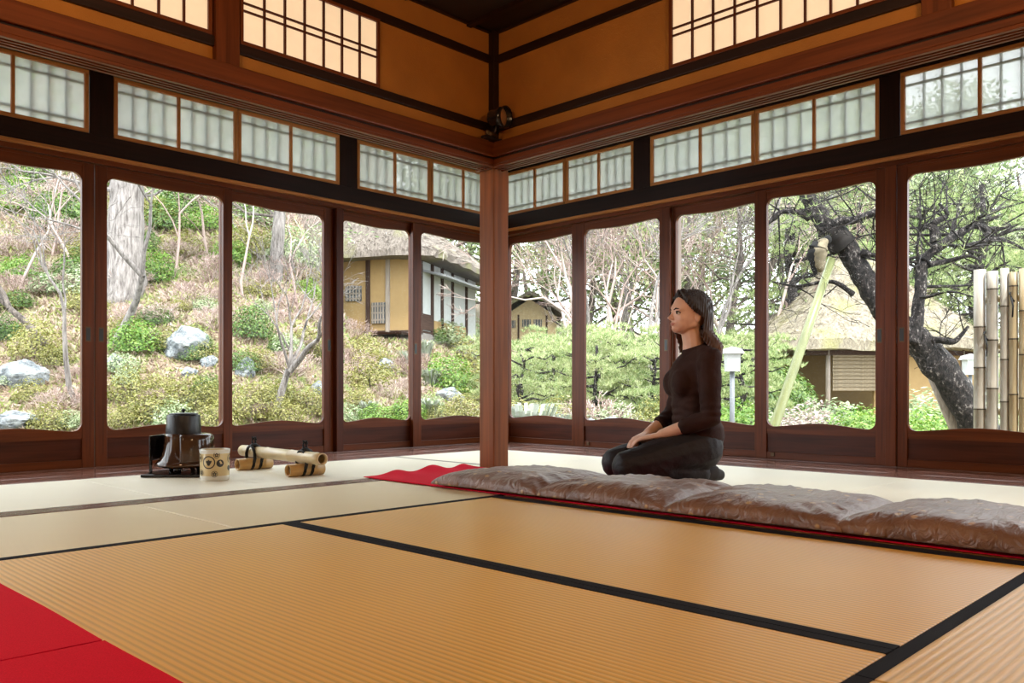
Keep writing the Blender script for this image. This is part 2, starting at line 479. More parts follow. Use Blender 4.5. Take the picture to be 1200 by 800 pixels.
# the left wall is built with local y pointing outwards: rotate -90 and mirror through a frame that runs along +X
def hung_wall_left():
    w = empty('wall_left', (0, PY - PS, 0), 0, 'ochre plaster wall with dark rails hung above the tea utensils', 'wall', kind='structure')
    x0, x1 = XW, PX + .06
    box('lintel', W_RED, w, x0, x1, -.03, .075, 1.664, 1.692, bevel=.002)
    for (a, b) in ((-.03, -.008), (.006, .018), (.032, .044), (.058, .075)):
        box('lintel_runner', W_RED, w, x0, PX - PS - .03, a, b, 1.650, 1.664, bevel=.002)
    box('shadow_gap_strip', W_DARK, w, x0, x1, -.022, .07, 1.692, 1.702)  # dark colour imitates the shadow gap along the left lintel
    box('long_beam', W_RED, w, x0, x1, -.042, .08, 1.702, 1.782, bevel=.005)
    box('plaster_panel', M_PLASTER, w, x0, x1, .012, .07, 1.782, CEIL)
    box('lower_rail', W_DARK, w, x0, PX - PS, -.004, .02, 1.852, 1.894, bevel=.002)
    box('upper_rail', W_DARK, w, x0, PX - PS, -.004, .02, 2.226, 2.268, bevel=.002)
    box('cornice', W_DARK, w, x0, PX - PS, -.006, .02, CEIL - .012, CEIL)
    box('post', W_RED, w, 1.601, 1.706, -.02, .075, 1.782, CEIL, bevel=.004)
    box('corner_post', W_DARK, w, PX - PS - .028, PX + .05, -.028, .06, 1.782, CEIL, bevel=.004)
    return w
hung_wall_left()
LWF = ((0, PY - PS, 0), 0)
shoji_window(3, 'self-glowing paper lattice window over the black kettle and its stand', LWF, 1.714, 2.439, .1035)
shoji_window(4, 'self-glowing paper lattice window left of the post, seen from its lower edge', LWF, .45, 1.592, .1035)

# ---- ceilings
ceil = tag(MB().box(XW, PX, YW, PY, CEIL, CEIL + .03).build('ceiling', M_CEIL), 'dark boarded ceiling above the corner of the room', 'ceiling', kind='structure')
for k in range(14):
    x = XW + .2 + k * .44
    if x < PX - .1: box('ceiling_batten', W_DARK, ceil, x, x + .03, YW, PY, CEIL - .022, CEIL)
ceil2 = tag(MB().box(XW, XR + .3, PY + .07, YL + .3, CEIL - .02, CEIL + .05).build('ceiling', M_CEIL), 'dark boarded ceiling above the left-hand corridor', 'ceiling', kind='structure')
ceil3 = tag(MB().box(PX + .07, XR + .3, YW, PY + .07, CEIL - .02, CEIL + .05).build('ceiling', M_CEIL), 'dark boarded ceiling above the right-hand corridor', 'ceiling', kind='structure')
# ---- walls behind the camera
tag(MB().box(XW - .1, XW, YW - .1, YL + .1, -.1, CEIL + .05).build('wall_back', M_PLASTER_B), 'tan plaster wall closing the room behind', 'wall', kind='structure')
tag(MB().box(XW, XR + .1, YW - .1, YW, -.1, CEIL + .05).build('wall_side', M_PLASTER_B), 'tan plaster wall closing the room beside the red felt', 'wall', kind='structure')

# ---- the glazed outer walls: header beams, transom posts
def outer_wall(name, lab, loc, rz, L0, L1, tposts):
    """local x along the wall, local y outwards"""
    w = empty(name, loc, rz, lab, 'wall', kind='structure')
    box('door_head', W_RED, w, L0, L1, -.01, .11, 1.708, 1.735, bevel=.002)
    box('head_lip', W_ORG, w, L0, L1, -.028, .05, 1.735, 1.757, bevel=.004)  # bright honey tone here stands in for light caught on the lip
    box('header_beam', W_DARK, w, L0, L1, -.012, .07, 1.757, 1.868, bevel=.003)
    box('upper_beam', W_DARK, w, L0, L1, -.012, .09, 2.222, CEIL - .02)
    for (a, b) in tposts:
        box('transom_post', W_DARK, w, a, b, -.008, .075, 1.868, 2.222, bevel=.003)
    box('door_sill', W_SILL, w, L0, L1, -.005, .11, -.09, .006, bevel=.002)
    box('base_board', W_DARK, w, L0, L1, .03, .10, -.55, -.09)
    return w
OL = ((0, YL, 0), 0)
OR = ((XR, 0, 0), -PI / 2)      # local x = -Y
outer_wall('wall_outer_left', 'timber door head and transom framing above the hillside doors', OL[0], OL[1], XW, XR + .12, ((1.687, 1.815), (3.338, 3.482), (.06, .18)))
outer_wall('wall_outer_right', 'timber door head and transom framing above the pine tree doors', OR[0], OR[1], -(YL + .1), -YW, ((-3.548, -3.408), (-1.828, -1.716), (-.10, .02)))
def post(n, lab, x0, x1, y0, y1, z1=1.72, mat=W_RED):
    tag(box('trim_%d' % n, mat, None, x0, x1, y0, y1, 0.0, z1, bevel=.004), lab, 'post', kind='structure')
post(2, 'dark post between the two pairs of hillside doors', 3.318, 3.376, YL + .005, YL + .10, mat=W_MID)
post(3, 'post between the pine tree door and the bamboo fence door', XR - .002, XR + .10, 1.739, 1.800)
post(4, 'outer corner post of the glazed corridor', XR - .01, XR + .1, YL - .01, YL + .1, 2.25)
post(5, 'pale strip behind the woman, added for light on the door edge', XR + .075, XR + .13, 3.235, 3.290, mat=woods('door_edge_light', (.30, .22, .18)))  # added pale strip imitates light reflecting off the door edge
post(6, 'post at the edge of the left hillside doors', .06, .18, YL + .005, YL + .10)

def transom(n, lab, frame, a, b, z0=1.870, z1=2.220, halves=2):
    s = empty('window_%d' % n, frame[0], frame[1], label=lab, cat='window', kind='structure')
    fr = .022
    for nm, r in (('frame_rail', (a, b, z0, z0 + fr)), ('frame_rail', (a, b, z1 - fr, z1)), ('frame_stile', (a, a + fr, z0 + fr, z1 - fr)), ('frame_stile', (b - fr, b, z0 + fr, z1 - fr)), ('frame_stile', ((a + b) / 2 - fr * .4, (a + b) / 2 + fr * .4, z0 + fr, z1 - fr))):
        box(nm, W_ORG, s, r[0], r[1], -.006, .022, r[2], r[3], bevel=.0015)
    box('frosted_pane', M_FROST, s, a + fr, b - fr, .010, .013, z0 + fr, z1 - fr)
    k = 8
    for i in range(1, k):
        if i == k // 2: continue
        x = a + fr + (b - a - 2 * fr) * i / k
        box('lattice_bar', W_DARK, s, x - .006, x + .006, .020, .032, z0 + fr, z1 - fr)
    for z in (z0 + fr + .045, z1 - fr - .05):
        box('lattice_rail', W_DARK, s, a + fr, b - fr, .020, .030, z - .006, z + .006)
    return s
n = 5
for (a, b, lab) in ((.18, .93, 'frosted transom left of the first hillside door'), (.935, 1.684, 'frosted lattice transom above the first hillside door'), (1.818, 2.572, 'frosted lattice transom right of the dark strut, above the kettle'),
                    (2.576, 3.335, 'frosted lattice transom above the bamboo barrier'), (3.485, 4.165, 'frosted lattice transom above the view of the thatched house'), (4.169, 4.85, 'frosted lattice transom ending at the corner pillar')):
    transom(n, lab, OL, a, b); n += 1
for (a, b, lab) in ((-4.84, -4.195, 'frosted lattice transom just right of the corner pillar'), (-4.191, -3.551, 'frosted lattice transom above the view of the small gable house'), (-3.405, -2.608, 'frosted lattice transom above the kneeling woman'),
                    (-2.604, -1.831, 'frosted lattice transom above the leaning pine trunk'), (-1.713, -.91, 'frosted lattice transom above the bamboo fence'), (-.906, -.103, 'frosted transom past the bamboo fence')):
    transom(n, lab, OR, a, b); n += 1

# ---- sliding glass doors with curved openings
def glass_door(n, lab, frame, a, b, track, sl=.05, sr=.05, pulls=(), latch=False):
    """door from a to b along the wall; sl / sr widths of its stiles"""
    d = empty('door_%d' % n, frame[0], frame[1], label=lab, cat='sliding door', kind='structure')
    t0 = .012 + track * .036; t1 = t0 + .030
    z1 = 1.706
    box('stile', W_RED, d, a, a + sl, t0, t1, .006, z1, bevel=.002)
    box('stile', W_RED, d, b - sr, b, t0, t1, .006, z1, bevel=.002)
    i0, i1 = a + sl, b - sr
    w = i1 - i0
    def edge(u):
        e = min(u, w - u); r = .048
        fil = 0 if e >= r else r - math.sqrt(max(0, r * r - (r - e) ** 2))
        return fil
    N = 40
    us = []
    for k in range(N + 1):
        s = k / N
        us.append(w * (.5 - .5 * math.cos(PI * s)))
    def rail(name, zflat, zcurve):
        m = MB()
        for u in us:
            zc = zcurve(u)
            x = i0 + u
            for (y, z) in ((t0 + .003, zflat), (t0 + .003, zc), (t1 - .003, zc), (t1 - .003, zflat)):
                m.v.append((x, y, z))
        for k in range(N):
            o = 4 * k
            for q in range(4):
                q2 = (q + 1) % 4
                m.f.append((o + q, o + q2, o + 4 + q2, o + 4 + q))
        m.f.append((3, 2, 1, 0)); o = 4 * N; m.f.append((o, o + 1, o + 2, o + 3))
        m.build(name, W_RED['x'], d, fix=True)
    rail('top_rail', z1, lambda u: 1.646 - .014 * math.sin(PI * u / w) ** 2 - edge(u))
    rail('middle_rail', .165, lambda u: .208 + .026 * math.sin(PI * u / w) ** 2 + edge(u))
    box('bead', W_RED, d, i0, i1, t0 + .001, t0 + .02, z1 - .016, z1)
    box('lower_panel', W_MID, d, i0, i1, t0 + .012, t1 - .006, .045, .168)
    box('bottom_rail', W_RED, d, i0, i1, t0 + .002, t1 - .002, .006, .050, bevel=.002)
    box('glass_pane', M_GLASS, d, i0, i1, t0 + .0145, t0 + .0165, .17, z1 - .01)
    for x in pulls:
        box('finger_pull', M_IRON, d, x - .011, x + .011, t0 - .0015, t0 + .004, .715, .785, bevel=.001)
        box('pull_rim', M_BRASS, d, x - .014, x + .014, t0 - .0008, t0 + .003, .708, .792)
    if latch:
        box('floor_latch', M_BRASS, d, i0 + .03, i0 + .055, t0 - .006, t0 + .002, .022, .045, bevel=.002)
    return d
glass_door(1, 'sliding glass door showing a big pale rock on the hillside', OL, .92, 1.7185, 0, .05, .065, (1.686,))
glass_door(2, 'sliding glass door behind the black kettle and its stand', OL, 1.7225, 2.545, 0, .065, .06, (1.755,))
glass_door(3, 'sliding glass door behind the bamboo barrier', OL, 2.485, 3.318, 1, .062, .075, (3.285,))
glass_door(4, 'sliding glass door showing the ochre wall of the thatched house', OL, 3.376, 4.06, 1, .02, .05, (), latch=False)
glass_door(5, 'sliding glass door left of the corner pillar, showing white plaster', OL, 4.005, 4.90, 0, .08, .05, (4.03,))
glass_door(6, 'sliding glass door right of the corner pillar, showing a gable house', OR, -4.90, -4.06, 1, .05, .075, ())
glass_door(7, 'sliding glass door between pillar and woman, showing low pines', OR, -4.14, -3.255, 0, .12, .085, (-3.285,), latch=True)
glass_door(8, 'sliding glass door behind the back of the kneeling woman', OR, -3.25, -2.56, 1, .02, .05, ())
glass_door(9, 'sliding glass door showing the propped pine trunk and thatched hut', OR, -2.615, -1.803, 0, .082, .055, (-1.835,), latch=True)
glass_door(10, 'sliding glass door showing the bamboo fence', OR, -1.737, -.90, 0, .055, .05, (-1.712,))
glass_door(11, 'sliding glass door past the bamboo fence door', OR, -.92, -.10, 1, .05, .05, ())
glass_door(12, 'sliding glass door left of the pale rock door', OL, .18, .95, 1, .05, .05, ())

# ================================================================== OBJECTS IN THE ROOM
def fbm(x, y, z=0.0, s=1.0):
    return noise.noise(Vector((x * s, y * s, z * s)))
# ---- red felt cloths
def felt_mat():
    m, nt, out = new_mat('red_felt')
    b = nt.nodes.new('ShaderNodeBsdfPrincipled')
    mp = mapped(nt, (1, 1, 1))
    n = nd(nt, 'ShaderNodeTexNoise'); n.inputs['Scale'].default_value = 500; n.inputs['Detail'].default_value = 3
    nt.links.new(mp.outputs[0], n.inputs['Vector'])
    r = ramp(nt, n.outputs[0], [(0.3, (0.52, 0.003, 0.018)), (0.7, (0.70, 0.006, 0.034))])
    nt.links.new(r.outputs[0], b.inputs['Base Color'])
    b.inputs['Roughness'].default_value = .95; b.inputs['Specular IOR Level'].default_value = .1
    bp = nt.nodes.new('ShaderNodeBump'); bp.inputs['Strength'].default_value = .25; bp.inputs['Distance'].default_value = .002
    nt.links.new(n.outputs[0], bp.inputs['Height']); nt.links.new(bp.outputs[0], b.inputs['Normal'])
    nt.links.new(b.outputs[0], out.inputs[0])
    return m
M_FELT = felt_mat()
def felt(name, lab, x0, x1, y0, y1, zf, nx, ny, wob=.004, group=None, th=.004):
    m = MB()
    for s in (1, 0):
        for j in range(ny + 1):
            for i in range(nx + 1):
                x = x0 + (x1 - x0) * i / nx; y = y0 + (y1 - y0) * j / ny
                ex = wob * fbm(y * 2.1, x0, 0) * (1 if i in (0, nx) else .0)
                ey = wob * fbm(x * 2.3, y0, 3) * (1 if j in (0, ny) else .0)
                m.v.append((x + ex, y + ey, zf(x, y) + th * s))
    W = nx + 1; B = W * (ny + 1)
    for j in range(ny):
        for i in range(nx):
            a = j * W + i
            m.f.append((a, a + 1, a + W + 1, a + W)); m.f.append((B + a, B + a + W, B + a + W + 1, B + a + 1))
    for i in range(nx):
        m.f.append((i, B + i, B + i + 1, i + 1)); a = ny * W + i
        m.f.append((a, a + 1, B + a + 1, B + a))
    for j in range(ny):
        a = j * W; m.f.append((a, a + W, B + a + W, B + a)); a = j * W + nx
        m.f.append((a, B + a, B + a + W, a + W))
    o = m.build(name, M_FELT, None, smooth=False, fix=True)
    return tag(o, lab, 'cloth', group)
def zrun(x, y):
    e = max(0.0, 1 - (3.425 - y) / .28)
    hump = sum(math.exp(-((x - c) / w) ** 2) * h for c, w, h in ((2.66, .07, .020), (2.90, .085, .030), (3.12, .06, .022)))
    return .0045 + hump * e * e
felt('felt_runner', 'long red felt runner under the row of brown cushions', 2.454, 3.2045, -1.3, 3.425, zrun, 48, 200)
felt('felt_mat', 'plain red felt mat edge, the piece towards the kettle', -1.4, .544, 1.528, 2.42, lambda x, y: .0015, 20, 12, wob=.012)
felt('felt_mat', 'plain red felt mat edge, the piece away from the kettle', -1.4, .546, .2, 1.5195, lambda x, y: .0015, 20, 16, wob=.012)

# ---- floor cushions
def silk_mat():
    m, nt, out = new_mat('brown_patterned_silk')
    b = nt.nodes.new('ShaderNodeBsdfPrincipled')
    mp = mapped(nt, (16, 16, 16))
    vo = nt.nodes.new('ShaderNodeTexVoronoi'); vo.inputs['Scale'].default_value = 1.0; vo.inputs['Randomness'].default_value = .55
    nt.links.new(mp.outputs[0], vo.inputs['Vector'])
    spots = ramp(nt, vo.outputs['Distance'], [(0.13, (1, 1, 1)), (0.19, (0, 0, 0))])
    mp2 = mapped(nt, (9, 9, 9))
    n = nd(nt, 'ShaderNodeTexNoise'); n.inputs['Scale'].default_value = 1; n.inputs['Detail'].default_value = 5
    nt.links.new(mp2.outputs[0], n.inputs['Vector'])
    base = ramp(nt, n.outputs[0], [(0.3, (0.125, 0.055, 0.030)), (0.72, (0.21, 0.105, 0.062))])
    mx = nt.nodes.new('ShaderNodeMix'); mx.data_type = 'RGBA'
    nt.links.new(spots.outputs[0], mx.inputs[0]); nt.links.new(base.outputs[0], mx.inputs[6]); mx.inputs[7].default_value = (.40, .22, .08, 1)
    nt.links.new(mx.outputs[2], b.inputs['Base Color'])
    b.inputs['Roughness'].default_value = .42
    b.inputs['Sheen Weight'].default_value = .1
    mp3 = mapped(nt, (9, 30, 30)); n3 = nd(nt, 'ShaderNodeTexNoise'); n3.inputs['Scale'].default_value = 1; n3.inputs['Detail'].default_value = 3; n3.inputs['Distortion'].default_value = 1.2
    nt.links.new(mp3.outputs[0], n3.inputs['Vector'])
    ad = nt.nodes.new('ShaderNodeMath'); ad.operation = 'ADD'; nt.links.new(n.outputs[0], ad.inputs[0]); nt.links.new(n3.outputs[0], ad.inputs[1])
    bp = nt.nodes.new('ShaderNodeBump'); bp.inputs['Strength'].default_value = .55; bp.inputs['Distance'].default_value = .016
    nt.links.new(ad.outputs[0], bp.inputs['Height']); nt.links.new(bp.outputs[0], b.inputs['Normal'])
    nt.links.new(b.outputs[0], out.inputs[0])
    return m
M_SILK = silk_mat()
def cushion(i, lab, cx, cy, wx, wy, rz, seed, T=.080):
    m = MB(); N = 56
    idx = {}
    for s in (0, 1):
        for a in range(N + 1):
            for b in range(N + 1):
                u = -math.cos(PI * a / N); v = -math.cos(PI * b / N)
                e = max(abs(u), abs(v))
                # slightly hollow sides, pointed corners
                x = u * wx / 2 * (1 - .05 * (1 - v * v)); y = v * wy / 2 * (1 - .05 * (1 - u * u))
                prof = ((1 - u ** 4) * (1 - v ** 4)) ** .36
                ang = math.atan2(v, u)
                near = min(1, max(0, (e - .25) / .6)) * (1 - e ** 6)
                pucker = near * (.003 * math.sin(ang * 17 + seed + 3 * fbm(x * 6, y * 6)) + .003 * math.sin(ang * 37 + 2.3 * seed) + .012 * fbm(x * 11, y * 11, seed))
                roll = .012 * fbm(x * 4, y * 4, seed + 7) + .007 * fbm(x * 13, y * 5, seed + 3)
                if s: z = .012 + (T - .012) * prof + (pucker + roll) * prof ** .5
                else: z = .012 - .011 * prof
                if s == 0 and e > .999: continue
                idx[(s, a, b)] = len(m.v); m.v.append((x, y, z))
    for s in (0, 1):
        for a in range(N):
            for b in range(N):
                q = [idx.get((s, i2, j2), idx.get((1, i2, j2))) for i2, j2 in ((a, b), (a + 1, b), (a + 1, b + 1), (a, b + 1))]
                m.f.append(tuple(q if s else q[::-1]))
    o = m.build('floor_cushion', M_SILK, None, smooth=True)
    o.location = (cx, cy, .009); o.rotation_euler = (0, 0, rz)
    tag(o, lab, 'cushion', 'brown floor cushions in a row on red felt')
    return o
CUSH = ((2.56, 'brown silk floor cushion at the pillar end of the row'), (1.945, 'brown silk floor cushion second from the pillar, by the kneeling knees'),
        (1.335, 'brown silk floor cushion third from the pillar'), (.745, 'brown silk floor cushion fourth from the pillar'), (.15, 'brown silk floor cushion fifth from the pillar'))
for i, (cy, lab) in enumerate(CUSH):
    cushion(i, lab, 2.715 + .004 * (i % 2), cy, .58, .625, .015 * (-1) ** i, 1.7 * i + .4)

# ---- portable brazier with kettle
bz = empty('tea_brazier', (1.90, 4.22, 0.0), -.78, 'glossy dark brown brazier with black kettle on a black board', 'brazier')
bz.scale = (.92, .92, .90)
box('base_board', M_BLACK, bz, -.175, .175, -.155, .155, .002, .018, bevel=.003)
for k in range(3):
    t = PI / 2 + 2 * PI * k / 3 + PI
    MB().lathe([(0, 0), (.018, 0), (.022, .02), (.03, .05), (0, .05)], 14, (math.cos(t) * .09, math.sin(t) * .09, .018)).build('foot', M_BLACK, bz, smooth=True, fix=True)
MB().lathe([(0, .045), (.11, .045), (.150, .058), (.152, .066), (.135, .085), (.115, .115), (.104, .15), (.098, .185), (.097, .222), (.099, .238), (.093, .240), (.090, .222), (.07, .20), (0, .19)], 48).build('brazier_bowl', M_BRONZE, bz, smooth=True, fix=True)
# rounded screen that stands behind and around the bowl, open at the front
def screen_band():
    m = MB(); pts = []
    w, dp, r = .168, .15, .05
    path = [(-w, -.06), (-w, dp - r)]
    for k in range(1, 9):
        t = PI - PI / 2 * k / 8; path.append((-w + r + r * math.cos(t), dp - r + r * math.sin(t)))
    path.append((.0, dp))
    n = len(path); th = .008
    for i, (x, y) in enumerate(path):
        a = path[max(0, i - 1)]; b = path[min(n - 1, i + 1)]
        nx, ny = (b[1] - a[1]), -(b[0] - a[0]); L = math.hypot(nx, ny); nx /= L; ny /= L
        for (o, z) in ((0, .085 if True else 0), (0, .228), (th, .228), (th, .085)):
            m.v.append((x + nx * o, y + ny * o, z))
    for i in range(n - 1):
        for q in range(4):
            q2 = (q + 1) % 4
            m.f.append((4 * i + q, 4 * i + q2, 4 * i + 4 + q2, 4 * i + 4 + q))
    m.f.append((0, 3, 2, 1)); e = 4 * (n - 1); m.f.append((e, e + 1, e + 2, e + 3))
    return m
screen_band().build('screen', M_BLACK, bz, fix=True, bevel=.003)
for s in (-1,):
    box('screen_leg', M_BLACK, bz, s * .164 - .005, s * .164 + .005, -.055, -.035, .018, .087)
def half_shell():
    m = MB(); prof = [(.120, .052), (.150, .064), (.162, .090), (.166, .14), (.165, .20), (.160, .225), (.148, .237), (.100, .239), (.098, .230), (.145, .226), (.152, .14), (.115, .066)]
    n = 26
    for k in range(n + 1):
        t = math.radians(-78 + 172 * k / n)
        for (r, z) in prof: m.v.append((r * math.cos(t), r * math.sin(t) * .92, z))
    q = len(prof)
    for k in range(n):
        for i in range(q):
            j = (i + 1) % q
            m.f.append((k * q + i, k * q + j, (k + 1) * q + j, (k + 1) * q + i))
    m.f.append(tuple(reversed(range(q)))); m.f.append(tuple(n * q + i for i in range(q)))
    return m
half_shell().build('brazier_shell', M_BRONZE, bz, smooth=True, fix=True)
box('screen_leg', M_BLACK, bz, -.012, .012, .140, .150, .018, .087)
kt = MB().lathe([(0, .205), (.06, .205), (.090, .22), (.094, .235), (.092, .28), (.089, .338), (.086, .346), (.06, .347), (.06, .343), (0, .343)], 48).build('kettle', M_IRON, bz, smooth=True, fix=True)
MB().lathe([(0, .345), (.074, .345), (.078, .349), (.074, .354), (.03, .358), (0, .359)], 40).build('kettle_lid', M_IRON, kt, smooth=True, fix=True)
MB().lathe([(0, .356), (.005, .356), (.006, .362), (.012, .368), (.012, .374), (.007, .380), (0, .381)], 20).build('lid_knob', M_IRON, kt, smooth=True, fix=True)

# ---- water jar with crests
M_JAR = plain('cream_glaze', (.62, .50, .27), rough=.12, var=.06)
M_JARW = plain('pale_glaze', (.66, .66, .60), rough=.15, var=.05)
M_INK = plain('black_crest_glaze', (.02, .018, .016), rough=.3)
jx, jy = 1.905, 3.885
jar = empty('water_jar', (jx, jy, 0), math.atan2(-jy, -jx), 'small cream glazed jar with black round crests beside the brazier', 'jar')
JR = .069
MB().lathe([(0, .004), (.058, .004), (.060, .0), (.064, .0), (.068, .01), (JR, .03), (JR, .125), (.068, .135), (.0705, .146), (.0705, .150), (.066, .150), (.064, .14), (.063, .03), (0, .02)], 48).build('jar_body', M_JAR, jar, smooth=True, fix=True)
MB().lathe([(JR + .0004, .131), (.0715, .146), (.0715, .151), (.0655, .151), (.0655, .146)], 48).build('rim_band', M_JARW, jar, smooth=True)
MB().lathe([(.0645, .001), (.0685, .010), (JR + .0006, .022), (JR + .0003, .024)], 48).build('foot_band', M_JARW, jar, smooth=True)
def on_jar(m, ang, z, loops):
    """loops: list of closed outlines in (arc metres, height) turned into thin raised patches on the jar"""
    for lp in loops:
        b = len(m.v)
        for (s, t) in lp:
            a = ang + s / JR
            m.v.append(((JR + .0009) * math.cos(a), (JR + .0009) * math.sin(a), z + t))
        m.f.append(tuple(range(b, b + len(lp))))
def disc(r, n=20, c=(0, 0)):
    return [(c[0] + r * math.cos(2 * PI * k / n), c[1] + r * math.sin(2 * PI * k / n)) for k in range(n)]
def annulus(m, ang, z, r0, r1, n=24):
    for k in range(n):
        a, b = 2 * PI * k / n, 2 * PI * (k + 1) / n
        on_jar(m, ang, z, [[(r0 * math.cos(a), r0 * math.sin(a)), (r1 * math.cos(a), r1 * math.sin(a)), (r1 * math.cos(b), r1 * math.sin(b)), (r0 * math.cos(b), r0 * math.sin(b))]])
def crest(kind, ang, z, r):
    m = MB()
    if kind == 'dot':
        on_jar(m, ang, z, [disc(r * .95)])
    else:
        annulus(m, ang, z, r * .84, r)
    if kind == 'leaf':
        for d in (-.7, 0, .7):
            lp = []
            for k in range(14):
                t = 2 * PI * k / 14; x = .20 * r * math.sin(t); y = r * .48 * math.cos(t) + r * .20
                lp.append((x * math.cos(d) - y * math.sin(d), x * math.sin(d) + y * math.cos(d) - r * .25))
            on_jar(m, ang, z, [lp])
    if kind == 'flower':
        for k in range(5):
            t = 2 * PI * k / 5 + PI / 2
            on_jar(m, ang, z, [disc(r * .25, 12, (r * .42 * math.cos(t), r * .42 * math.sin(t)))])
    m.build('crest', M_INK, jar)
crest('leaf', -.42, .090, .031)
crest('dot', .36, .085, .019)
crest('flower', .12, .125, .015)
crest('flower', -.02, .034, .015)
crest('flower', -1.05, .04, .014); crest('dot', 1.15, .06, .014); crest('leaf', 1.25, .105, .02); crest('leaf', -1.2, .11, .018)

# ---- bamboo barrier: long culm lashed on two short culms
def bamboo_mat(name, c, var=.25):
    m, nt, out = new_mat(name)
    b = nt.nodes.new('ShaderNodeBsdfPrincipled')
    mp = mapped(nt, (30, 30, .6))
    n = nd(nt, 'ShaderNodeTexNoise'); n.inputs['Scale'].default_value = 1; n.inputs['Detail'].default_value = 4
    nt.links.new(mp.outputs[0], n.inputs['Vector'])
    r = ramp(nt, n.outputs[0], [(.3, [x * (1 - var) for x in c]), (.7, c)])
    nt.links.new(r.outputs[0], b.inputs['Base Color']); b.inputs['Roughness'].default_value = .32
    nt.links.new(b.outputs[0], out.inputs[0])
    return m
M_BAM = bamboo_mat('pale_bamboo', (.66, .52, .30))
M_BAM_Y = bamboo_mat('golden_bamboo', (.60, .36, .12))
M_BAM_IN = plain('bamboo_hollow', (.55, .30, .12), rough=.8)
def culm(m, L, R, nodes, th=.007):
    """bamboo along local z from 0 to L with node rings and hollow ends"""
    prof = [(R - th, .02), (R - th, 0), (R, 0)]
    for z in nodes:
        prof += [(R, z - .006), (R * 1.05, z - .002), (R * .985, z), (R * 1.05, z + .002), (R, z + .006)]
    prof += [(R, L), (R - th, L), (R - th, L - .02)]
    m.lathe(prof, 24)
    return m
bb = empty('bamboo_barrier', (0, 0, 0), 0, 'long bamboo culm lashed with black cord on two short culms', 'bamboo')
A_ = Vector((2.305, 3.56, .0955)); B_ = Vector((2.325, 4.40, .0955))
L_ = (B_ - A_).length
lc = culm(MB(), L_, .031, (.05, .30, .56, .79)).build('long_culm', M_BAM, bb, smooth=True, fix=True)
lc.location = A_; lc.rotation_euler = (B_ - A_).to_track_quat('Z', 'X').to_euler()
def loop_pts(c, a, b, ra, rb, n=14):
    return [c + a * (ra * math.cos(2 * PI * k / n)) + b * (rb * math.sin(2 * PI * k / n)) for k in range(n + 1)]
for (yy, hx) in ((3.735, .012), (4.235, .0)):
    c0 = Vector((2.205 + hx, yy, .0325)); c1 = Vector((2.415 + hx, yy, .0325))
    sc = culm(MB(), .20, .0318, (.045, .150)).build('short_culm', M_BAM_Y, bb, smooth=True, fix=True)
    sc.location = c0; sc.rotation_euler = (0, PI / 2, 0)
    ctr = Vector((2.305 + hx, yy, .064))
    for off in (-.022, .022):
        for k2 in (-.004, .004):
            c = ctr + Vector((off, 0, 0))
            pts = [Vector((c.x + k2, yy + .048 * math.cos(t) * (1 if math.sin(t) > 0 else .9), .0665 + .064 * math.sin(t))) for t in [2 * PI * q / 18 for q in range(19)]]
            m = MB().tube(pts, .0052, 6, cap=False); m.build('cord', M_CORD, bb, smooth=True)
    # knot with two standing ends
    k0 = ctr + Vector((0, 0, .068))
    MB().ball(k0, (.026, .016, .013), 12, 8).build('knot', M_CORD, bb, smooth=True)
    for s in (-1, 1):
        MB().tube([k0 + Vector((.005 * s, 0, .0)), k0 + Vector((.010 * s, .004, .022)), k0 + Vector((.003 * s, .006, .040)), k0 + Vector((-.010 * s, .004, .046)), k0 + Vector((-.012 * s, 0, .030))], .0054, 6).build('cord_end', M_CORD, bb, smooth=True)

# ---- black spot lamp clamped at the corner
sp = empty('spot_lamp', (3.135, 3.195, 1.86), 0, 'black clamp spot lamp fixed at the corner above the pillar', 'spot lamp')
dirv = Vector((.15, -1.0, -.12)).normalized()
q = dirv.to_track_quat('Z', 'Y').to_euler()
hd = MB().lathe([(0, -.055), (.028, -.055), (.040, -.046), (.044, -.03), (.046, .0), (.054, .018), (.056, .05), (.052, .05), (.050, .022), (.0, .015)], 32).build('lamp_housing', M_BLACK, sp, smooth=True, fix=True)
hd.rotation_euler = q; hd.location = (.0, -.035, .03)
M_LENS = plain('spot_lens', (.75, .42, .20), rough=.08, metal=.6)
ln = MB().lathe([(0, .030), (.02, .032), (.04, .028), (.0495, .022)], 32).build('lens', M_LENS, hd, smooth=True, fix=True)
MB().lathe([(.050, .046), (.058, .046), (.058, .054), (.050, .054)], 32).build('lens_ring', M_BLACK, hd, smooth=False, fix=True)
MB().tube([(.0, -.03, .0), (-.01, -.02, -.035), (-.005, .005, -.06)], .009, 10).build('bracket', M_IRON, sp, smooth=True)
MB().tube([(-.045, -.005, -.055), (-.02, -.005, -.055), (.02, -.002, -.058)], .011, 10).build('clamp', M_BRASS, sp, smooth=True)
MB().ball((-.048, -.004, -.052), .014, 12, 8).build('clamp_knob', M_BRASS, sp, smooth=True)
MB().box(-.06, .08, .0, .035, -.078, -.066).build('clamp_jaw', M_IRON, sp)

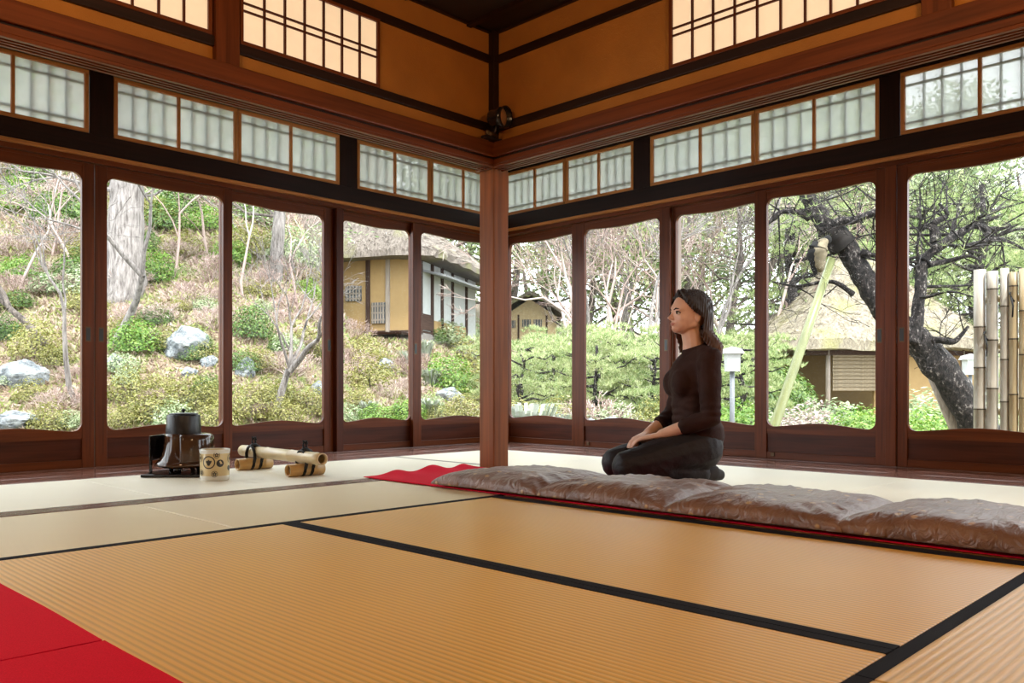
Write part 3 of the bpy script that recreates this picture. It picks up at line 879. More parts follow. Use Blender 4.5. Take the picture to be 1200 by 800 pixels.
# ---- ceiling lanterns that light the inner room (behind the camera position)
M_LANT = emit_mat('lantern_paper', (1.0, .62, .30), 3.0)
def lantern(lab, x, y, energy):
    e = empty('ceiling_lantern', (x, y, CEIL), 0, lab, 'lamp', 'square paper ceiling lanterns')
    box('lantern_shade', M_LANT, e, -.16, .16, -.16, .16, -.20, -.06)
    box('lantern_cap', W_DARK, e, -.18, .18, -.18, .18, -.06, -.03, bevel=.004)
    MB().tube([(0, 0, -.03), (0, 0, -.0)], .012, 8).build('lantern_stem', M_IRON, e)
    for sx in (-1, 1):
        for sy in (-1, 1):
            box('lantern_rod', W_DARK, e, sx * .165 - .008, sx * .165 + .008, sy * .165 - .008, sy * .165 + .008, -.21, -.06)
    ld = bpy.data.lights.new('lantern_light', 'POINT'); ld.shadow_soft_size = .14; ld.energy = energy; ld.color = (1.0, .64, .33)
    lo = bpy.data.objects.new('lantern_light', ld); COL.objects.link(lo); lo.parent = e; lo.location = (0, 0, -.38)
    return e
lantern('square paper ceiling lantern over the red felt mats', .1, 1.75, 42)
lantern('square paper ceiling lantern over the front straw mats', 1.95, -.1, 42)

# ================================================================== THE KNEELING WOMAN
M_SKIN = plain('skin', (.62, .36, .26), rough=.5, var=.06, nscale=20)
M_SHIRT = plain('dark_brown_jersey', (.031, .013, .010), rough=.8, bump=.25, bscale=90, var=.2, spec=.15)
M_PANTS = plain('charcoal_trousers', (.016, .013, .016), rough=.6, bump=.25, bscale=70, var=.2, spec=.3)
M_SOCK = plain('dark_sock', (.018, .014, .014), rough=.9)
M_LIP = plain('lip', (.40, .13, .10), rough=.45)
M_BROW = plain('brow', (.03, .016, .012), rough=.9)
M_EYEW = plain('eye_white', (.62, .58, .54), rough=.2)
M_IRIS = plain('iris', (.015, .010, .008), rough=.1)
def hair_mat():
    m, nt, out = new_mat('dark_brown_hair')
    b = nt.nodes.new('ShaderNodeBsdfPrincipled')
    tc = nt.nodes.new('ShaderNodeTexCoord'); sp_ = nt.nodes.new('ShaderNodeSeparateXYZ'); nt.links.new(tc.outputs['Object'], sp_.inputs[0])
    r = ramp(nt, sp_.outputs['Z'], [(.54, (.16, .072, .038)), (.66, (.060, .025, .014)), (.80, (.018, .008, .005))])
    nt.links.new(r.outputs[0], b.inputs['Base Color']); b.inputs['Roughness'].default_value = .48; b.inputs['Specular IOR Level'].default_value = .3
    mp = mapped(nt, (160, 160, 10)); n = nd(nt, 'ShaderNodeTexNoise'); n.inputs['Scale'].default_value = 1
    nt.links.new(mp.outputs[0], n.inputs['Vector'])
    bp = nt.nodes.new('ShaderNodeBump'); bp.inputs['Strength'].default_value = .5; bp.inputs['Distance'].default_value = .004
    nt.links.new(n.outputs[0], bp.inputs['Height']); nt.links.new(bp.outputs[0], b.inputs['Normal'])
    nt.links.new(b.outputs[0], out.inputs[0])
    return m
M_HAIR = hair_mat()
def remesh(m, name, mat, parent, voxel, smooth, disp=None, cut=None):
    me = m.mesh(name + '_raw', None)
    o = bpy.data.objects.new(name + '_raw', me); COL.objects.link(o)
    r = o.modifiers.new('r', 'REMESH'); r.mode = 'VOXEL'; r.voxel_size = voxel
    s = o.modifiers.new('s', 'SMOOTH'); s.factor = .5; s.iterations = smooth
    dg = bpy.context.evaluated_depsgraph_get()
    me2 = bpy.data.meshes.new_from_object(o.evaluated_get(dg))
    bpy.data.objects.remove(o, do_unlink=True); bpy.data.meshes.remove(me)
    me2.name = name
    if cut or disp:
        bm = bmesh.new(); bm.from_mesh(me2)
        if disp:
            bm.normal_update()
            for v in bm.verts: v.co += v.normal * disp(v.co)
        if cut:
            for (co, no) in cut:
                bmesh.ops.bisect_plane(bm, geom=bm.verts[:] + bm.edges[:] + bm.faces[:], plane_co=co, plane_no=no, clear_outer=True)
        bm.to_mesh(me2); bm.free()
    me2.materials.clear(); me2.materials.append(mat)
    me2.polygons.foreach_set('use_smooth', [True] * len(me2.polygons))
    return obj(name, me2, parent)
fvec = Vector((-.781, .625, 0)).normalized()
person = empty('person', (3.506, 2.133, 0.004), math.atan2(fvec.y, fvec.x), 'woman in dark brown long-sleeved top and charcoal trousers kneeling upright', 'person')
# local frame: x forward, y her left (towards the camera), z up
HR = Matrix.Translation((.062, 0, .735)) @ Matrix.Rotation(math.radians(10), 4, 'Z') @ Matrix.Rotation(math.radians(-7), 4, 'Y')
def H(x, y, z):      # head frame: origin at the top of the neck, x to the face
    return HR @ Vector((x, y, z))
H3 = HR.to_3x3()
def limbs(m, g=0.0, arms=True, legs=True, torso=True, sleeve=None, hands=True):
    if torso:
        m.ball((-.015, 0, .225), (.118 + g, .168 + g, .125 + g), 24, 16)
        m.ball((.0, 0, .30), (.102 + g, .142 + g, .12 + g), 24, 16)
        m.ball((.015, 0, .39), (.093 + g, .122 + g, .13 + g), 24, 16)
        m.ball((.022, 0, .51), (.100 + g, .140 + g, .135 + g), 24, 16)
        m.ball((.078, 0, .502), (.052 + g, .085 + g, .060 + g), 20, 14)
        m.ball((.005, 0, .585), (.078 + g, .150 + g, .07 + g), 24, 16)
        for s in (-1, 1):
            m.ball((.088, s * .062, .500), (.050 + g, .060 + g, .062 + g), 16, 12)
            m.capsule((.005, s * .02, .635), .045 + g, (-.008, s * .135, .612), .045 + g)
    if arms:
        for s in (1, -1):
            sh, el, wr = arm_pts(s)
            m.capsule(sh, .052 + g, sh.lerp(el, .5), .045 + g)
            m.capsule(sh.lerp(el, .5), .045 + g, el, .039 + g)
            if sleeve is None:
                m.capsule(el, .039 + g, el.lerp(wr, .35), .036 + g); m.capsule(el.lerp(wr, .35), .036 + g, wr, .025 + g)
            else:
                m.capsule(el, .040 + g, el.lerp(wr, sleeve), .034 + g)
    if legs:
        for s in (1, -1):
            m.capsule((-.005, s * .085, .165), .100 + g, (.20, s * .096, .125), .084 + g)
            m.capsule((.20, s * .096, .125), .084 + g, (.405, s * .104, .082), .064 + g)
            m.capsule((.405, s * .104, .078), .060 + g, (.20, s * .10, .066), .058 + g)
            m.capsule((.20, s * .10, .066), .058 + g, (.0, s * .09, .048), .040 + g)
def arm_pts(s):
    if s > 0: return Vector((-.012, .160, .600)), Vector((-.005, .205, .315)), Vector((.212, .085, .226))
    return Vector((-.012, -.160, .600)), Vector((.045, -.205, .318)), Vector((.225, -.095, .224))
def hand(m, s):
    sh, el, wr = arm_pts(s)
    if s > 0: kn = Vector((.292, .030, .207)); side = Vector((.35, .85, .0)).normalized()
    else: kn = Vector((.300, -.045, .200)); side = Vector((-.30, .95, .0)).normalized()
    d = (kn - wr).normalized()
    side = (side - d * side.dot(d)).normalized()
    up = d.cross(side); up = up if up.z > 0 else -up
    # palm: four metacarpals joined
    fl = (.060, .068, .064, .052)
    for i, o in enumerate((-.027, -.009, .009, .027)):
        a = wr + side * o * .55; k = kn + side * o + up * (.004 if i in (1, 2) else 0)
        m.capsule(a, .014, k, .0105, 10)
        p = k
        dd = d.copy()
        L = fl[i]
        for (fr, bend) in ((.44, .30), (.31, .35), (.25, .25)):
            dd = (dd - up * math.tan(bend)).normalized() if fr != .44 else (dd - up * .22).normalized()
            q_ = p + dd * (L * fr)
            m.capsule(p, .0088, q_, .0078, 8); p = q_
    # thumb from the side of the palm near its base, on the inner side
    ts = -side if s > 0 else side
    t0 = wr + d * .018 + ts * .012; t1 = wr + d * .052 + ts * .036 - up * .004; t2 = t1 + d * .028 + ts * .004 - up * .006; t3 = t2 + d * .022 - ts * .004 - up * .006
    m.capsule(t0, .014, t1, .011, 10); m.capsule(t1, .0105, t2, .0092, 8); m.capsule(t2, .0092, t3, .008, 8)
def head(m):
    def eb(c, r): m.ball(H(*c), r, 24, 16, H3)
    eb((-.004, 0, .118), (.094, .073, .088))        # skull
    eb((.018, 0, .085), (.074, .066, .080))
    eb((.036, 0, .058), (.052, .054, .062))         # lower face
    eb((.060, 0, .018), (.026, .024, .020))         # chin
    eb((.046, 0, .112), (.050, .060, .040))         # forehead
    for s in (-1, 1):
        m.capsule(H(.060, s * .012, .016), .016, H(-.004, s * .050, .046), .018)   # jaw line
        eb((.050, s * .034, .070), (.028, .024, .026))                          # cheek
        m.capsule(H(.083, s * .010, .103), .008, H(.074, s * .040, .106), .009)    # brow ridge
        eb((-.008, s * .070, .078), (.014, .008, .025)); eb((-.014, s * .074, .090), (.012, .007, .014))   # ear
    m.capsule(H(.084, 0, .098), .0070, H(.102, 0, .065), .0088)
    eb((.103, 0, .0635), (.0110, .0105, .0085))
    for s in (-1, 1): eb((.094, s * .010, .060), (.009, .007, .006))
    eb((.080, 0, .040), (.011, .022, .0070)); eb((.078, 0, .031), (.010, .019, .0065))
mb = MB()
limbs(mb, 0)
mb.capsule((.005, 0, .61), .062, (.035, 0, .69), .050); mb.capsule((.03, 0, .67), .050, H(-.008, 0, .045), .049)
head(mb)
for s in (1, -1): hand(mb, s)
for s in (1, -1):
    mb.capsule((.0, s * .09, .046), .038, (-.07, s * .07, .046), .036); mb.capsule((-.07, s * .07, .040), .034, (-.115, s * .045, .030), .024)
body = remesh(mb, 'body', M_SKIN, person, .0042, 3)
# clothes
def shirt_folds(p):
    f = .0025 * fbm(p.x * 10, p.y * 10, p.z * 22) + .0022 * fbm(p.x * 26, p.y * 26, p.z * 40)
    if .25 < p.z < .45: f += .0030 * math.sin(p.z * 150 + 5 * fbm(p.x * 8, p.y * 8)) * max(0, 1 - abs(p.z - .33) / .11)
    return f + .004
ms = MB(); limbs(ms, .008, legs=False, sleeve=.50)
ms.capsule((.004, 0, .62), .066, (.020, 0, .660), .060)
shirt_cut = (((0, 0, .198), (0, 0, -1)), ((.024, 0, .681), (.35, 0, .94)))
shirt = remesh(ms, 'shirt', M_SHIRT, person, .0055, 30, shirt_folds, shirt_cut)
md = shirt.modifiers.new('th', 'SOLIDIFY'); md.thickness = .0025; md.offset = -1
def pant_folds(p):
    return .003 + .0030 * fbm(p.x * 9, p.y * 22, p.z * 26) + .0025 * fbm(p.x * 24, p.y * 24, p.z * 40)
mp_ = MB(); limbs(mp_, .006, arms=False, torso=False)
mp_.ball((-.015, 0, .215), (.124, .172, .122), 24, 16)
mp_.ball((.0, 0, .27), (.104, .146, .10), 24, 16)
pants = remesh(mp_, 'trousers', M_PANTS, person, .0055, 6, pant_folds, (((0, 0, .335), (0, 0, 1)),))
for s in (1, -1):
    mk = MB(); mk.capsule((.02, s * .09, .046), .042, (-.07, s * .07, .046), .039); mk.capsule((-.07, s * .07, .041), .038, (-.12, s * .045, .032), .027)
    remesh(mk, 'sock', M_SOCK, person, .005, 4)
# face details
fd = []
def face_bit(name, mat, fn, parent=None):
    m = MB(); fn(m); return m.build(name, mat, parent or person, smooth=True)
for s in (-1, 1):
    ey = face_bit('eye', M_EYEW, lambda m: m.ball(H(.0775, s * .030, .088), (.010, .0135, .0080), 14, 10, H3))
    face_bit('iris', M_IRIS, lambda m: m.ball(H(.0838, s * .0315, .088), (.0055, .0062, .0064), 12, 8, H3), ey)
    face_bit('eyelid', M_BROW, lambda m: m.tube([H(.081, s * .017, .0905), H(.0865, s * .026, .0955), H(.0835, s * .036, .0955), H(.073, s * .046, .0895)], [.0020, .0034, .0034, .0018], 6), ey)
    face_bit('eyebrow', M_BROW, lambda m: m.tube([H(.0915, s * .012, .104), H(.090, s * .026, .1095), H(.079, s * .043, .1075)], [.0034, .0040, .0022], 6))
face_bit('upper_lip', M_LIP, lambda m: m.tube([H(.076, -.025, .0388), H(.0890, -.010, .0402), H(.0910, 0, .0394), H(.0890, .010, .0402), H(.076, .025, .0388)], [.0012, .0032, .0034, .0032, .0012], 8))
face_bit('lower_lip', M_LIP, lambda m: m.tube([H(.076, -.021, .0365), H(.0875, -.008, .0325), H(.0893, 0, .0320), H(.0875, .008, .0325), H(.076, .021, .0365)], [.0012, .0036, .0038, .0036, .0012], 8))
# hair: skull cap plus long locks falling behind the ear to the shoulder blades
mh = MB()
mh.ball(H(-.014, 0, .126), (.100, .084, .093), 28, 18, H3)
mh.ball(H(-.045, 0, .085), (.070, .080, .085), 24, 16, H3)
rnd = random.Random(5)
def lock(pts, r0, r1):
    for i in range(len(pts) - 1):
        a = r0 + (r1 - r0) * i / (len(pts) - 1); b = r0 + (r1 - r0) * (i + 1) / (len(pts) - 1)
        mh.capsule(pts[i], a, pts[i + 1], b, 8)
for k in range(15):
    t = k / 14
    ang = math.radians(-118 + 236 * t)       # around the back of the head
    hx, hy = -.035 - .055 * math.cos(ang), .076 * math.sin(ang)
    top = H(hx * .6, hy * .8, .165); a = H(hx, hy, .10); b = H(hx - .012, hy * 1.05, .02)
    back = Vector((-.055 - .030 * math.cos(ang) - .01 * rnd.random(), hy * 1.25, .655 + .012 * rnd.random()))
    low = Vector((-.088 - .018 * math.cos(ang), hy * 1.25 + .01 * rnd.uniform(-1, 1), .595 + .03 * rnd.random()))
    end = low + Vector((.012 * rnd.random(), 0, -.045 - .02 * rnd.random()))
    lock([top, a, b, back, low, end], .021, .010)
for k in range(7):         # near side: sweep from the parting back over the ear
    t = k / 6
    lock([H(.060 - .055 * t, .018 + .004 * t, .198 - .004 * t), H(.050 - .050 * t, .058, .160 + .010 * t), H(.012 - .030 * t, .077, .120), H(-.030 - .01 * t, .080, .090 - .01 * t), H(-.055, .078, .03)], .013, .014)
for k in range(6):         # far side: falls past the far cheek to the neck
    t = k / 5
    lock([H(.060 - .05 * t, -.02, .198), H(.062 - .055 * t, -.058, .150), H(.040 - .045 * t, -.077, .09), H(.026 - .045 * t, -.076, .02), Vector((.072 - .05 * t, -.082, .69)), Vector((.060 - .05 * t, -.088, .655))], .012, .006)
def hair_cut(p):
    q_ = HR.inverted() @ p
    return False
hair = remesh(mh, 'hair', M_HAIR, person, .0038, 2, lambda p: .0012 * math.sin(p.y * 420 + 3 * fbm(p.x * 12, p.y * 12, p.z * 6)) + .0015 * math.sin(p.x * 500 + p.z * 60))
# keep the face free
def interp0(z):
    tab = ((-.04, -.03), (.07, -.026), (.088, .000), (.10, .022), (.125, .048), (.15, .066), (.168, .076), (.18, .082))
    for (a, va), (b, vb) in zip(tab, tab[1:]):
        if z <= b: return va + (vb - va) * (z - a) / (b - a)
    return .1
bmh = bmesh.new(); bmh.from_mesh(hair.data); inv = HR.inverted()
kill = []
for v in bmh.verts:
    q_ = inv @ v.co
    line = interp0(q_.z)     # hairline
    if q_.y > -.062 and q_.x > line and -.04 < q_.z < .176: kill.append(v)
    elif q_.y <= -.062 and q_.x > line + .02 and .03 < q_.z < .176: kill.append(v)
bmesh.ops.delete(bmh, geom=kill, context='VERTS'); bmh.to_mesh(hair.data); bmh.free()
md = hair.modifiers.new('th', 'SOLIDIFY'); md.thickness = .004; md.offset = -1

# settle the upper body a little
def settle(o):
    for v in o.data.vertices:
        t = min(1, max(0, (v.co.z - .24) / .26)); t = t * t * (3 - 2 * t)
        k = min(1, max(0, (v.co.z - .60) / .09))
        v.co.x = (.47 - (.47 - v.co.x) * .90) * (1 - k) + (v.co.x + .020) * k
        v.co.z -= .035 * t
    for c in o.children: settle(c)
for c in person.children: settle(c)

# ================================================================== THE GARDEN
def interp(x, tab):
    if x <= tab[0][0]: return tab[0][1]
    for (a, va), (b, vb) in zip(tab, tab[1:]):
        if x <= b:
            t = (x - a) / (b - a); t = t * t * (3 - 2 * t)
            return va + (vb - va) * t
    return tab[-1][1]
SLOPE = ((-400, .44), (250, .42), (340, .36), (385, .25), (412, .155), (490, .135), (600, .05), (760, .02), (1300, .02))
def ground(X, Y):
    px, d = px_of(X, Y)
    px = max(-900, min(1900, px))
    h = -.45 + interp(px, SLOPE) * min(60, max(0, d - 7.2))
    h += max(0, d - 32) * .10
    k = min(1, max(0, (d - 6) / 4))
    return h + k * (.16 * fbm(X * .5, Y * .5) + .06 * fbm(X * 1.7, Y * 1.7, 4))
def hit(px, py, d0=7.0, d1=70):
    """where the view ray meets the hillside"""
    d = d0; r = ray(px, py)
    while d < d1:
        p = Vector((0, 0, CAMH)) + r * d
        if p.z <= ground(p.x, p.y): return p, d
        d += .06
    return p, d
def gpt(px, d):
    p = at_depth(px, CYP, d)
    return Vector((p.x, p.y, ground(p.x, p.y)))
def soil_mat():
    m, nt, out = new_mat('leaf_litter_and_moss')
    b = nt.nodes.new('ShaderNodeBsdfPrincipled')
    mp = mapped(nt, (1, 1, 1))
    n = nd(nt, 'ShaderNodeTexNoise'); n.inputs['Scale'].default_value = .9; n.inputs['Detail'].default_value = 6
    n2 = nd(nt, 'ShaderNodeTexNoise'); n2.inputs['Scale'].default_value = 22; n2.inputs['Detail'].default_value = 5
    nt.links.new(mp.outputs[0], n.inputs['Vector']); nt.links.new(mp.outputs[0], n2.inputs['Vector'])
    r1 = ramp(nt, n2.outputs[0], [(.3, (.07, .045, .03)), (.5, (.20, .14, .095)), (.7, (.33, .26, .19))])
    r2 = ramp(nt, n2.outputs[0], [(.3, (.05, .07, .02)), (.7, (.18, .21, .06))])
    k = ramp(nt, n.outputs[0], [(.46, (0, 0, 0)), (.60, (1, 1, 1))])
    mx = nt.nodes.new('ShaderNodeMix'); mx.data_type = 'RGBA'
    nt.links.new(k.outputs[0], mx.inputs[0]); nt.links.new(r1.outputs[0], mx.inputs[6]); nt.links.new(r2.outputs[0], mx.inputs[7])
    nt.links.new(mx.outputs[2], b.inputs['Base Color']); b.inputs['Roughness'].default_value = .95
    bp = nt.nodes.new('ShaderNodeBump'); bp.inputs['Strength'].default_value = .6; bp.inputs['Distance'].default_value = .05
    nt.links.new(n2.outputs[0], bp.inputs['Height']); nt.links.new(bp.outputs[0], b.inputs['Normal'])
    nt.links.new(b.outputs[0], out.inputs[0])
    return m
gm = MB(); NA, NR = 150, 90
for j in range(NR + 1):
    d = 5.0 * (90 / 5.0) ** (j / NR)
    for i in range(NA + 1):
        a = math.radians(-62 + 124 * i / NA)
        p = (FWD * math.cos(a) + RGT * math.sin(a)) * d
        gm.v.append((p.x, p.y, ground(p.x, p.y)))
for j in range(NR):
    for i in range(NA):
        a = j * (NA + 1) + i
        gm.f.append((a, a + 1, a + NA + 2, a + NA + 1))
gobj = gm.build('garden_ground', soil_mat(), None, smooth=True)
tag(gobj, 'sloping garden ground of leaf litter and moss outside the glass', 'ground', kind='structure')

# ---- leaf colours
L_DARK = leaf_mat('dark_green_leaf', ((.05, .12, .02), (.10, .22, .03), (.20, .36, .06), (.32, .46, .10)))
L_BRIGHT = leaf_mat('bright_green_leaf', ((.10, .26, .02), (.20, .42, .04), (.36, .58, .08), (.52, .68, .16)))
L_OLIVE = leaf_mat('olive_leaf', ((.16, .16, .03), (.32, .33, .06), (.50, .48, .11), (.66, .58, .24)))
L_PALE = leaf_mat('pale_green_leaf', ((.18, .28, .12), (.36, .46, .22), (.54, .62, .36), (.70, .76, .52)), lum=.7)
L_PINE = leaf_mat('pine_needle', ((.16, .26, .07), (.34, .46, .16), (.56, .63, .28), (.74, .75, .44)), trans=.4, lum=.72)
L_TWIG = leaf_mat('bare_twig', ((.28, .18, .15), (.50, .34, .30), (.68, .50, .45), (.80, .66, .60)), trans=.1, lum=.66)
L_STRAW = leaf_mat('litter_blade', ((.36, .24, .15), (.60, .45, .32), (.72, .54, .45), (.34, .44, .10), (.64, .66, .22)), trans=.2)
L_PINK = leaf_mat('pink_blossom', ((.55, .38, .34), (.76, .58, .54), (.84, .72, .68), (.42, .50, .20)), trans=.3)
L_WHITE = leaf_mat('white_leaf', ((.62, .68, .52), (.80, .84, .72), (.88, .90, .84), (.46, .60, .28)), trans=.3)
def bark_mat(name, lo, hi, sx=26, sz=3.5, bump=1.0, fleck=None):
    m, nt, out = new_mat(name)
    b = nt.nodes.new('ShaderNodeBsdfPrincipled')
    mp = mapped(nt, (sx, sx, sz)); n = nd(nt, 'ShaderNodeTexNoise'); n.inputs['Scale'].default_value = 1; n.inputs['Detail'].default_value = 7; n.inputs['Roughness'].default_value = .7
    nt.links.new(mp.outputs[0], n.inputs['Vector'])
    r = ramp(nt, n.outputs[0], [(.36, lo), (.5, [(a + c) / 2 for a, c in zip(lo, hi)]), (.66, hi)] if not fleck else [(.40, lo), (.58, hi), (.66, fleck)])
    nt.links.new(r.outputs[0], b.inputs['Base Color']); b.inputs['Roughness'].default_value = .95
    bp = nt.nodes.new('ShaderNodeBump'); bp.inputs['Strength'].default_value = bump; bp.inputs['Distance'].default_value = .03
    nt.links.new(n.outputs[0], bp.inputs['Height']); nt.links.new(bp.outputs[0], b.inputs['Normal'])
    nt.links.new(b.outputs[0], out.inputs[0])
    return m
M_BARK = bark_mat('grey_bark', (.05, .04, .035), (.22, .18, .16))
M_BARKP = bark_mat('pale_bark', (.09, .075, .07), (.35, .315, .30))
M_BARKD = bark_mat('pine_bark', (.006, .005, .005), (.042, .033, .032), 34, 22, 1.0, (.34, .30, .28))
def rock_mat():
    m, nt, out = new_mat('lichen_rock')
    b = nt.nodes.new('ShaderNodeBsdfPrincipled')
    mp = mapped(nt, (3, 3, 3)); n = nd(nt, 'ShaderNodeTexNoise'); n.inputs['Scale'].default_value = 1.6; n.inputs['Detail'].default_value = 9; n.inputs['Roughness'].default_value = .7
    nt.links.new(mp.outputs[0], n.inputs['Vector'])
    r = ramp(nt, n.outputs[0], [(.34, (.04, .045, .05)), (.46, (.16, .175, .19)), (.58, (.30, .32, .33)), (.72, (.46, .47, .46))])
    nt.links.new(r.outputs[0], b.inputs['Base Color']); b.inputs['Roughness'].default_value = .9
    bp = nt.nodes.new('ShaderNodeBump'); bp.inputs['Strength'].default_value = .7; bp.inputs['Distance'].default_value = .05
    nt.links.new(n.outputs[0], bp.inputs['Height']); nt.links.new(bp.outputs[0], b.inputs['Normal'])
    nt.links.new(b.outputs[0], out.inputs[0])
    return m
M_ROCK = rock_mat()
# ---- generators (unit-size meshes that copies share)
def leafquad(m, p, nrm, size, asp=.5, rnd=random):
    nrm = nrm.normalized()
    t = nrm.cross(Vector((rnd.uniform(-1, 1), rnd.uniform(-1, 1), rnd.uniform(-1, 1))))
    if t.length < 1e-3: t = Vector((1, 0, 0))
    t.normalize(); w = nrm.cross(t)
    b = len(m.v)
    m.v += [tuple(p - t * size), tuple(p + w * size * asp), tuple(p + t * size), tuple(p - w * size * asp)]
    m.f.append((b, b + 1, b + 2, b + 3))
def dome_shrub(seed, n, leaf, lump=.18, asp=.5):
    """dome of leaves about one unit across and .75 high, base at z=0"""
    rnd = random.Random(seed); m = MB()
    for k in range(n):
        u = rnd.uniform(-.15, 1); t = rnd.uniform(0, 2 * PI)
        s = math.sqrt(max(0, 1 - u * u))
        d = Vector((s * math.cos(t), s * math.sin(t), u))
        r = 1 - rnd.random() ** 2.5 * .55
        r *= 1 + lump * fbm(d.x * 2.2 + seed, d.y * 2.2, d.z * 2.2) + lump * .5 * fbm(d.x * 6 + seed, d.y * 6, d.z * 6)
        p = Vector((d.x * .5, d.y * .5, .12 + d.z * .62)) * r
        if p.z < 0: p.z = abs(p.z)
        leafquad(m, p, d + Vector((rnd.uniform(-.8, .8), rnd.uniform(-.8, .8), rnd.uniform(-.3, 1))), leaf * rnd.uniform(.6, 1.3), asp, rnd)
    return m
def twigs(m, p, d, L, r, depth, rnd, spread=.6, up=.15, nb=(2, 3), minr=.0015, segs=2):
    pts = [p]; q = p.copy(); dd = d.copy()
    for k in range(segs):
        dd = (dd + Vector((rnd.uniform(-1, 1), rnd.uniform(-1, 1), rnd.uniform(-1, 1) + up)) * .28).normalized()
        q = q + dd * (L / segs); pts.append(q.copy())
    r1 = max(minr, r * .62)
    m.tube(pts, [r + (r1 - r) * k / segs for k in range(segs + 1)], 6 if r > .03 else (4 if r > .008 else 3), cap=False)
    if depth <= 0: return [q]
    tips = []
    for k in range(rnd.randint(*nb)):
        nd_ = (dd + Vector((rnd.uniform(-1, 1), rnd.uniform(-1, 1), rnd.uniform(-1, 1) + up)) * spread).normalized()
        o = pts[-1] if k < 2 else pts[rnd.randint(1, segs)]
        tips += twigs(m, o, nd_, L * rnd.uniform(.6, .85), r1 * (.95 if k == 0 else .75), depth - 1, rnd, spread, up, nb, minr, segs)
    return tips
def twig_shrub(seed, stems=20, depth=4, th=.011):
    rnd = random.Random(seed); m = MB()
    for k in range(stems):
        t = rnd.uniform(0, 2 * PI)
        d = Vector((math.cos(t) * .7, math.sin(t) * .7, rnd.uniform(.5, 1.2))).normalized()
        twigs(m, Vector((math.cos(t) * .06, math.sin(t) * .06, -.02)), d, .26, th, depth, rnd, .75, .2, (2, 3), th * .35, 1)
    return m
def tuft(m, p, d, L, n, w, rnd):
    for k in range(n):
        v = (d + Vector((rnd.uniform(-1, 1), rnd.uniform(-1, 1), rnd.uniform(-.7, 1))) * .9).normalized()
        s = v.cross(Vector((rnd.uniform(-1, 1), rnd.uniform(-1, 1), rnd.uniform(-1, 1)))).normalized() * w
        b = len(m.v)
        e = p + v * L
        m.v += [tuple(p - s), tuple(p + s), tuple(e)]
        m.f.append((b, b + 1, b + 2))
def rock_mesh(seed):
    rnd = random.Random(seed)
    bm = bmesh.new(); bmesh.ops.create_icosphere(bm, subdivisions=4, radius=.5)
    planes = [Vector((rnd.uniform(-1, 1), rnd.uniform(-1, 1), rnd.uniform(-.4, 1))).normalized() for _ in range(12)]
    for v in bm.verts:
        d = v.co.normalized(); r = .5
        for pl in planes:
            c = d.dot(pl)
            if c > .01: r = min(r, .37 / c)
        r *= 1 + .10 * fbm(d.x * 2 + seed, d.y * 2, d.z * 2) + .05 * fbm(d.x * 6 + seed, d.y * 6, d.z * 6) + .02 * fbm(d.x * 17, d.y * 17, d.z * 17 + seed)
        v.co = Vector((d.x * r, d.y * r * .8, d.z * r * .8))
    me = bpy.data.meshes.new('rock'); bm.to_mesh(me); bm.free()
    me.materials.append(M_ROCK); me.polygons.foreach_set('use_smooth', [False] * len(me.polygons))
    return me
rnd = random.Random(11)
SH = {}
SH['dark'] = [dome_shrub(s, 2600, .030).mesh('foliage', L_DARK) for s in (1, 2)]
SH['bright'] = [dome_shrub(s, 2600, .030).mesh('foliage', L_BRIGHT) for s in (3, 4)]
SH['olive'] = [dome_shrub(s, 2200, .028, .26).mesh('foliage', L_OLIVE) for s in (5, 6, 7)]
SH['pale'] = [dome_shrub(s, 1900, .036, .3).mesh('foliage', L_PALE) for s in (8, 9, 10)]
SH['pink'] = [dome_shrub(s, 1800, .032, .3).mesh('foliage', L_PINK) for s in (12,)]
SH['twig'] = [twig_shrub(s).mesh('twigs', L_TWIG) for s in (13, 14, 15)]
stemm = MB()
for k in range(5):
    t = 2 * PI * k / 5
    stemm.tube([(.03 * math.cos(t), .03 * math.sin(t), -.05), (.10 * math.cos(t), .10 * math.sin(t), .2), (.2 * math.cos(t), .2 * math.sin(t), .45)], [.016, .012, .006], 5)
STEM = stemm.mesh('stems', M_BARK)
LAB = {'dark': ('dense dark green azalea', 'dark green clipped azaleas'),
       'bright': ('vivid yellow-green shrub', 'vivid green clipped shrubs'),
       'olive': ('low olive azalea mound', 'olive azalea mounds'),
       'pale': ('loose pale green shrub', 'loose pale green shrubs'),
       'pink': ('azalea dusted with pale pink blossom', 'pink azaleas'),
       'twig': ('leafless pinkish-grey twiggy shrub', 'leafless twiggy shrubs')}
NAME = {'dark': 'azalea_shrub', 'bright': 'clipped_shrub', 'olive': 'azalea_mound', 'pale': 'leafy_shrub', 'pink': 'flowering_azalea', 'twig': 'bare_shrub'}
REG = ((110, 'beyond the glass door showing the pale rock'), (268, 'beyond the glass door behind the kettle'), (392, 'beyond the glass door behind the bamboo barrier'), (490, 'below the ochre wall of the thatched house'), (590, 'below the white wall of the thatched house'),
       (676, 'beyond the glass door right of the pillar'), (780, 'beyond the glass between pillar and woman'), (892, 'beyond the glass behind the woman'), (1040, 'around the propped pine and hut'), (9999, 'beside the bamboo fence'))
def region(p):
    px, _ = px_of(p[0], p[1])
    for lim, s in REG:
        if px < lim: return s
def shrub(kind, p, w, h=None, label=None):
    h = h or w
    if not label:
        e = shrub(kind, p, w, h, LAB[kind][0] + ' ' + region(p)); e['group'] = LAB[kind][1]; return e
    e = empty(NAME[kind], p, rnd.uniform(0, 6.28), label or LAB[kind][0], 'shrub', None)
    me = rnd.choice(SH[kind])
    o = obj('twigs' if kind == 'twig' else 'foliage', me, e); o.scale = (w, w, h)
    if kind != 'twig':
        s = obj('stems', STEM, e); s.scale = (w, w, h)
    return e
ROCKS = [rock_mesh(s) for s in (21, 22, 23, 24)]
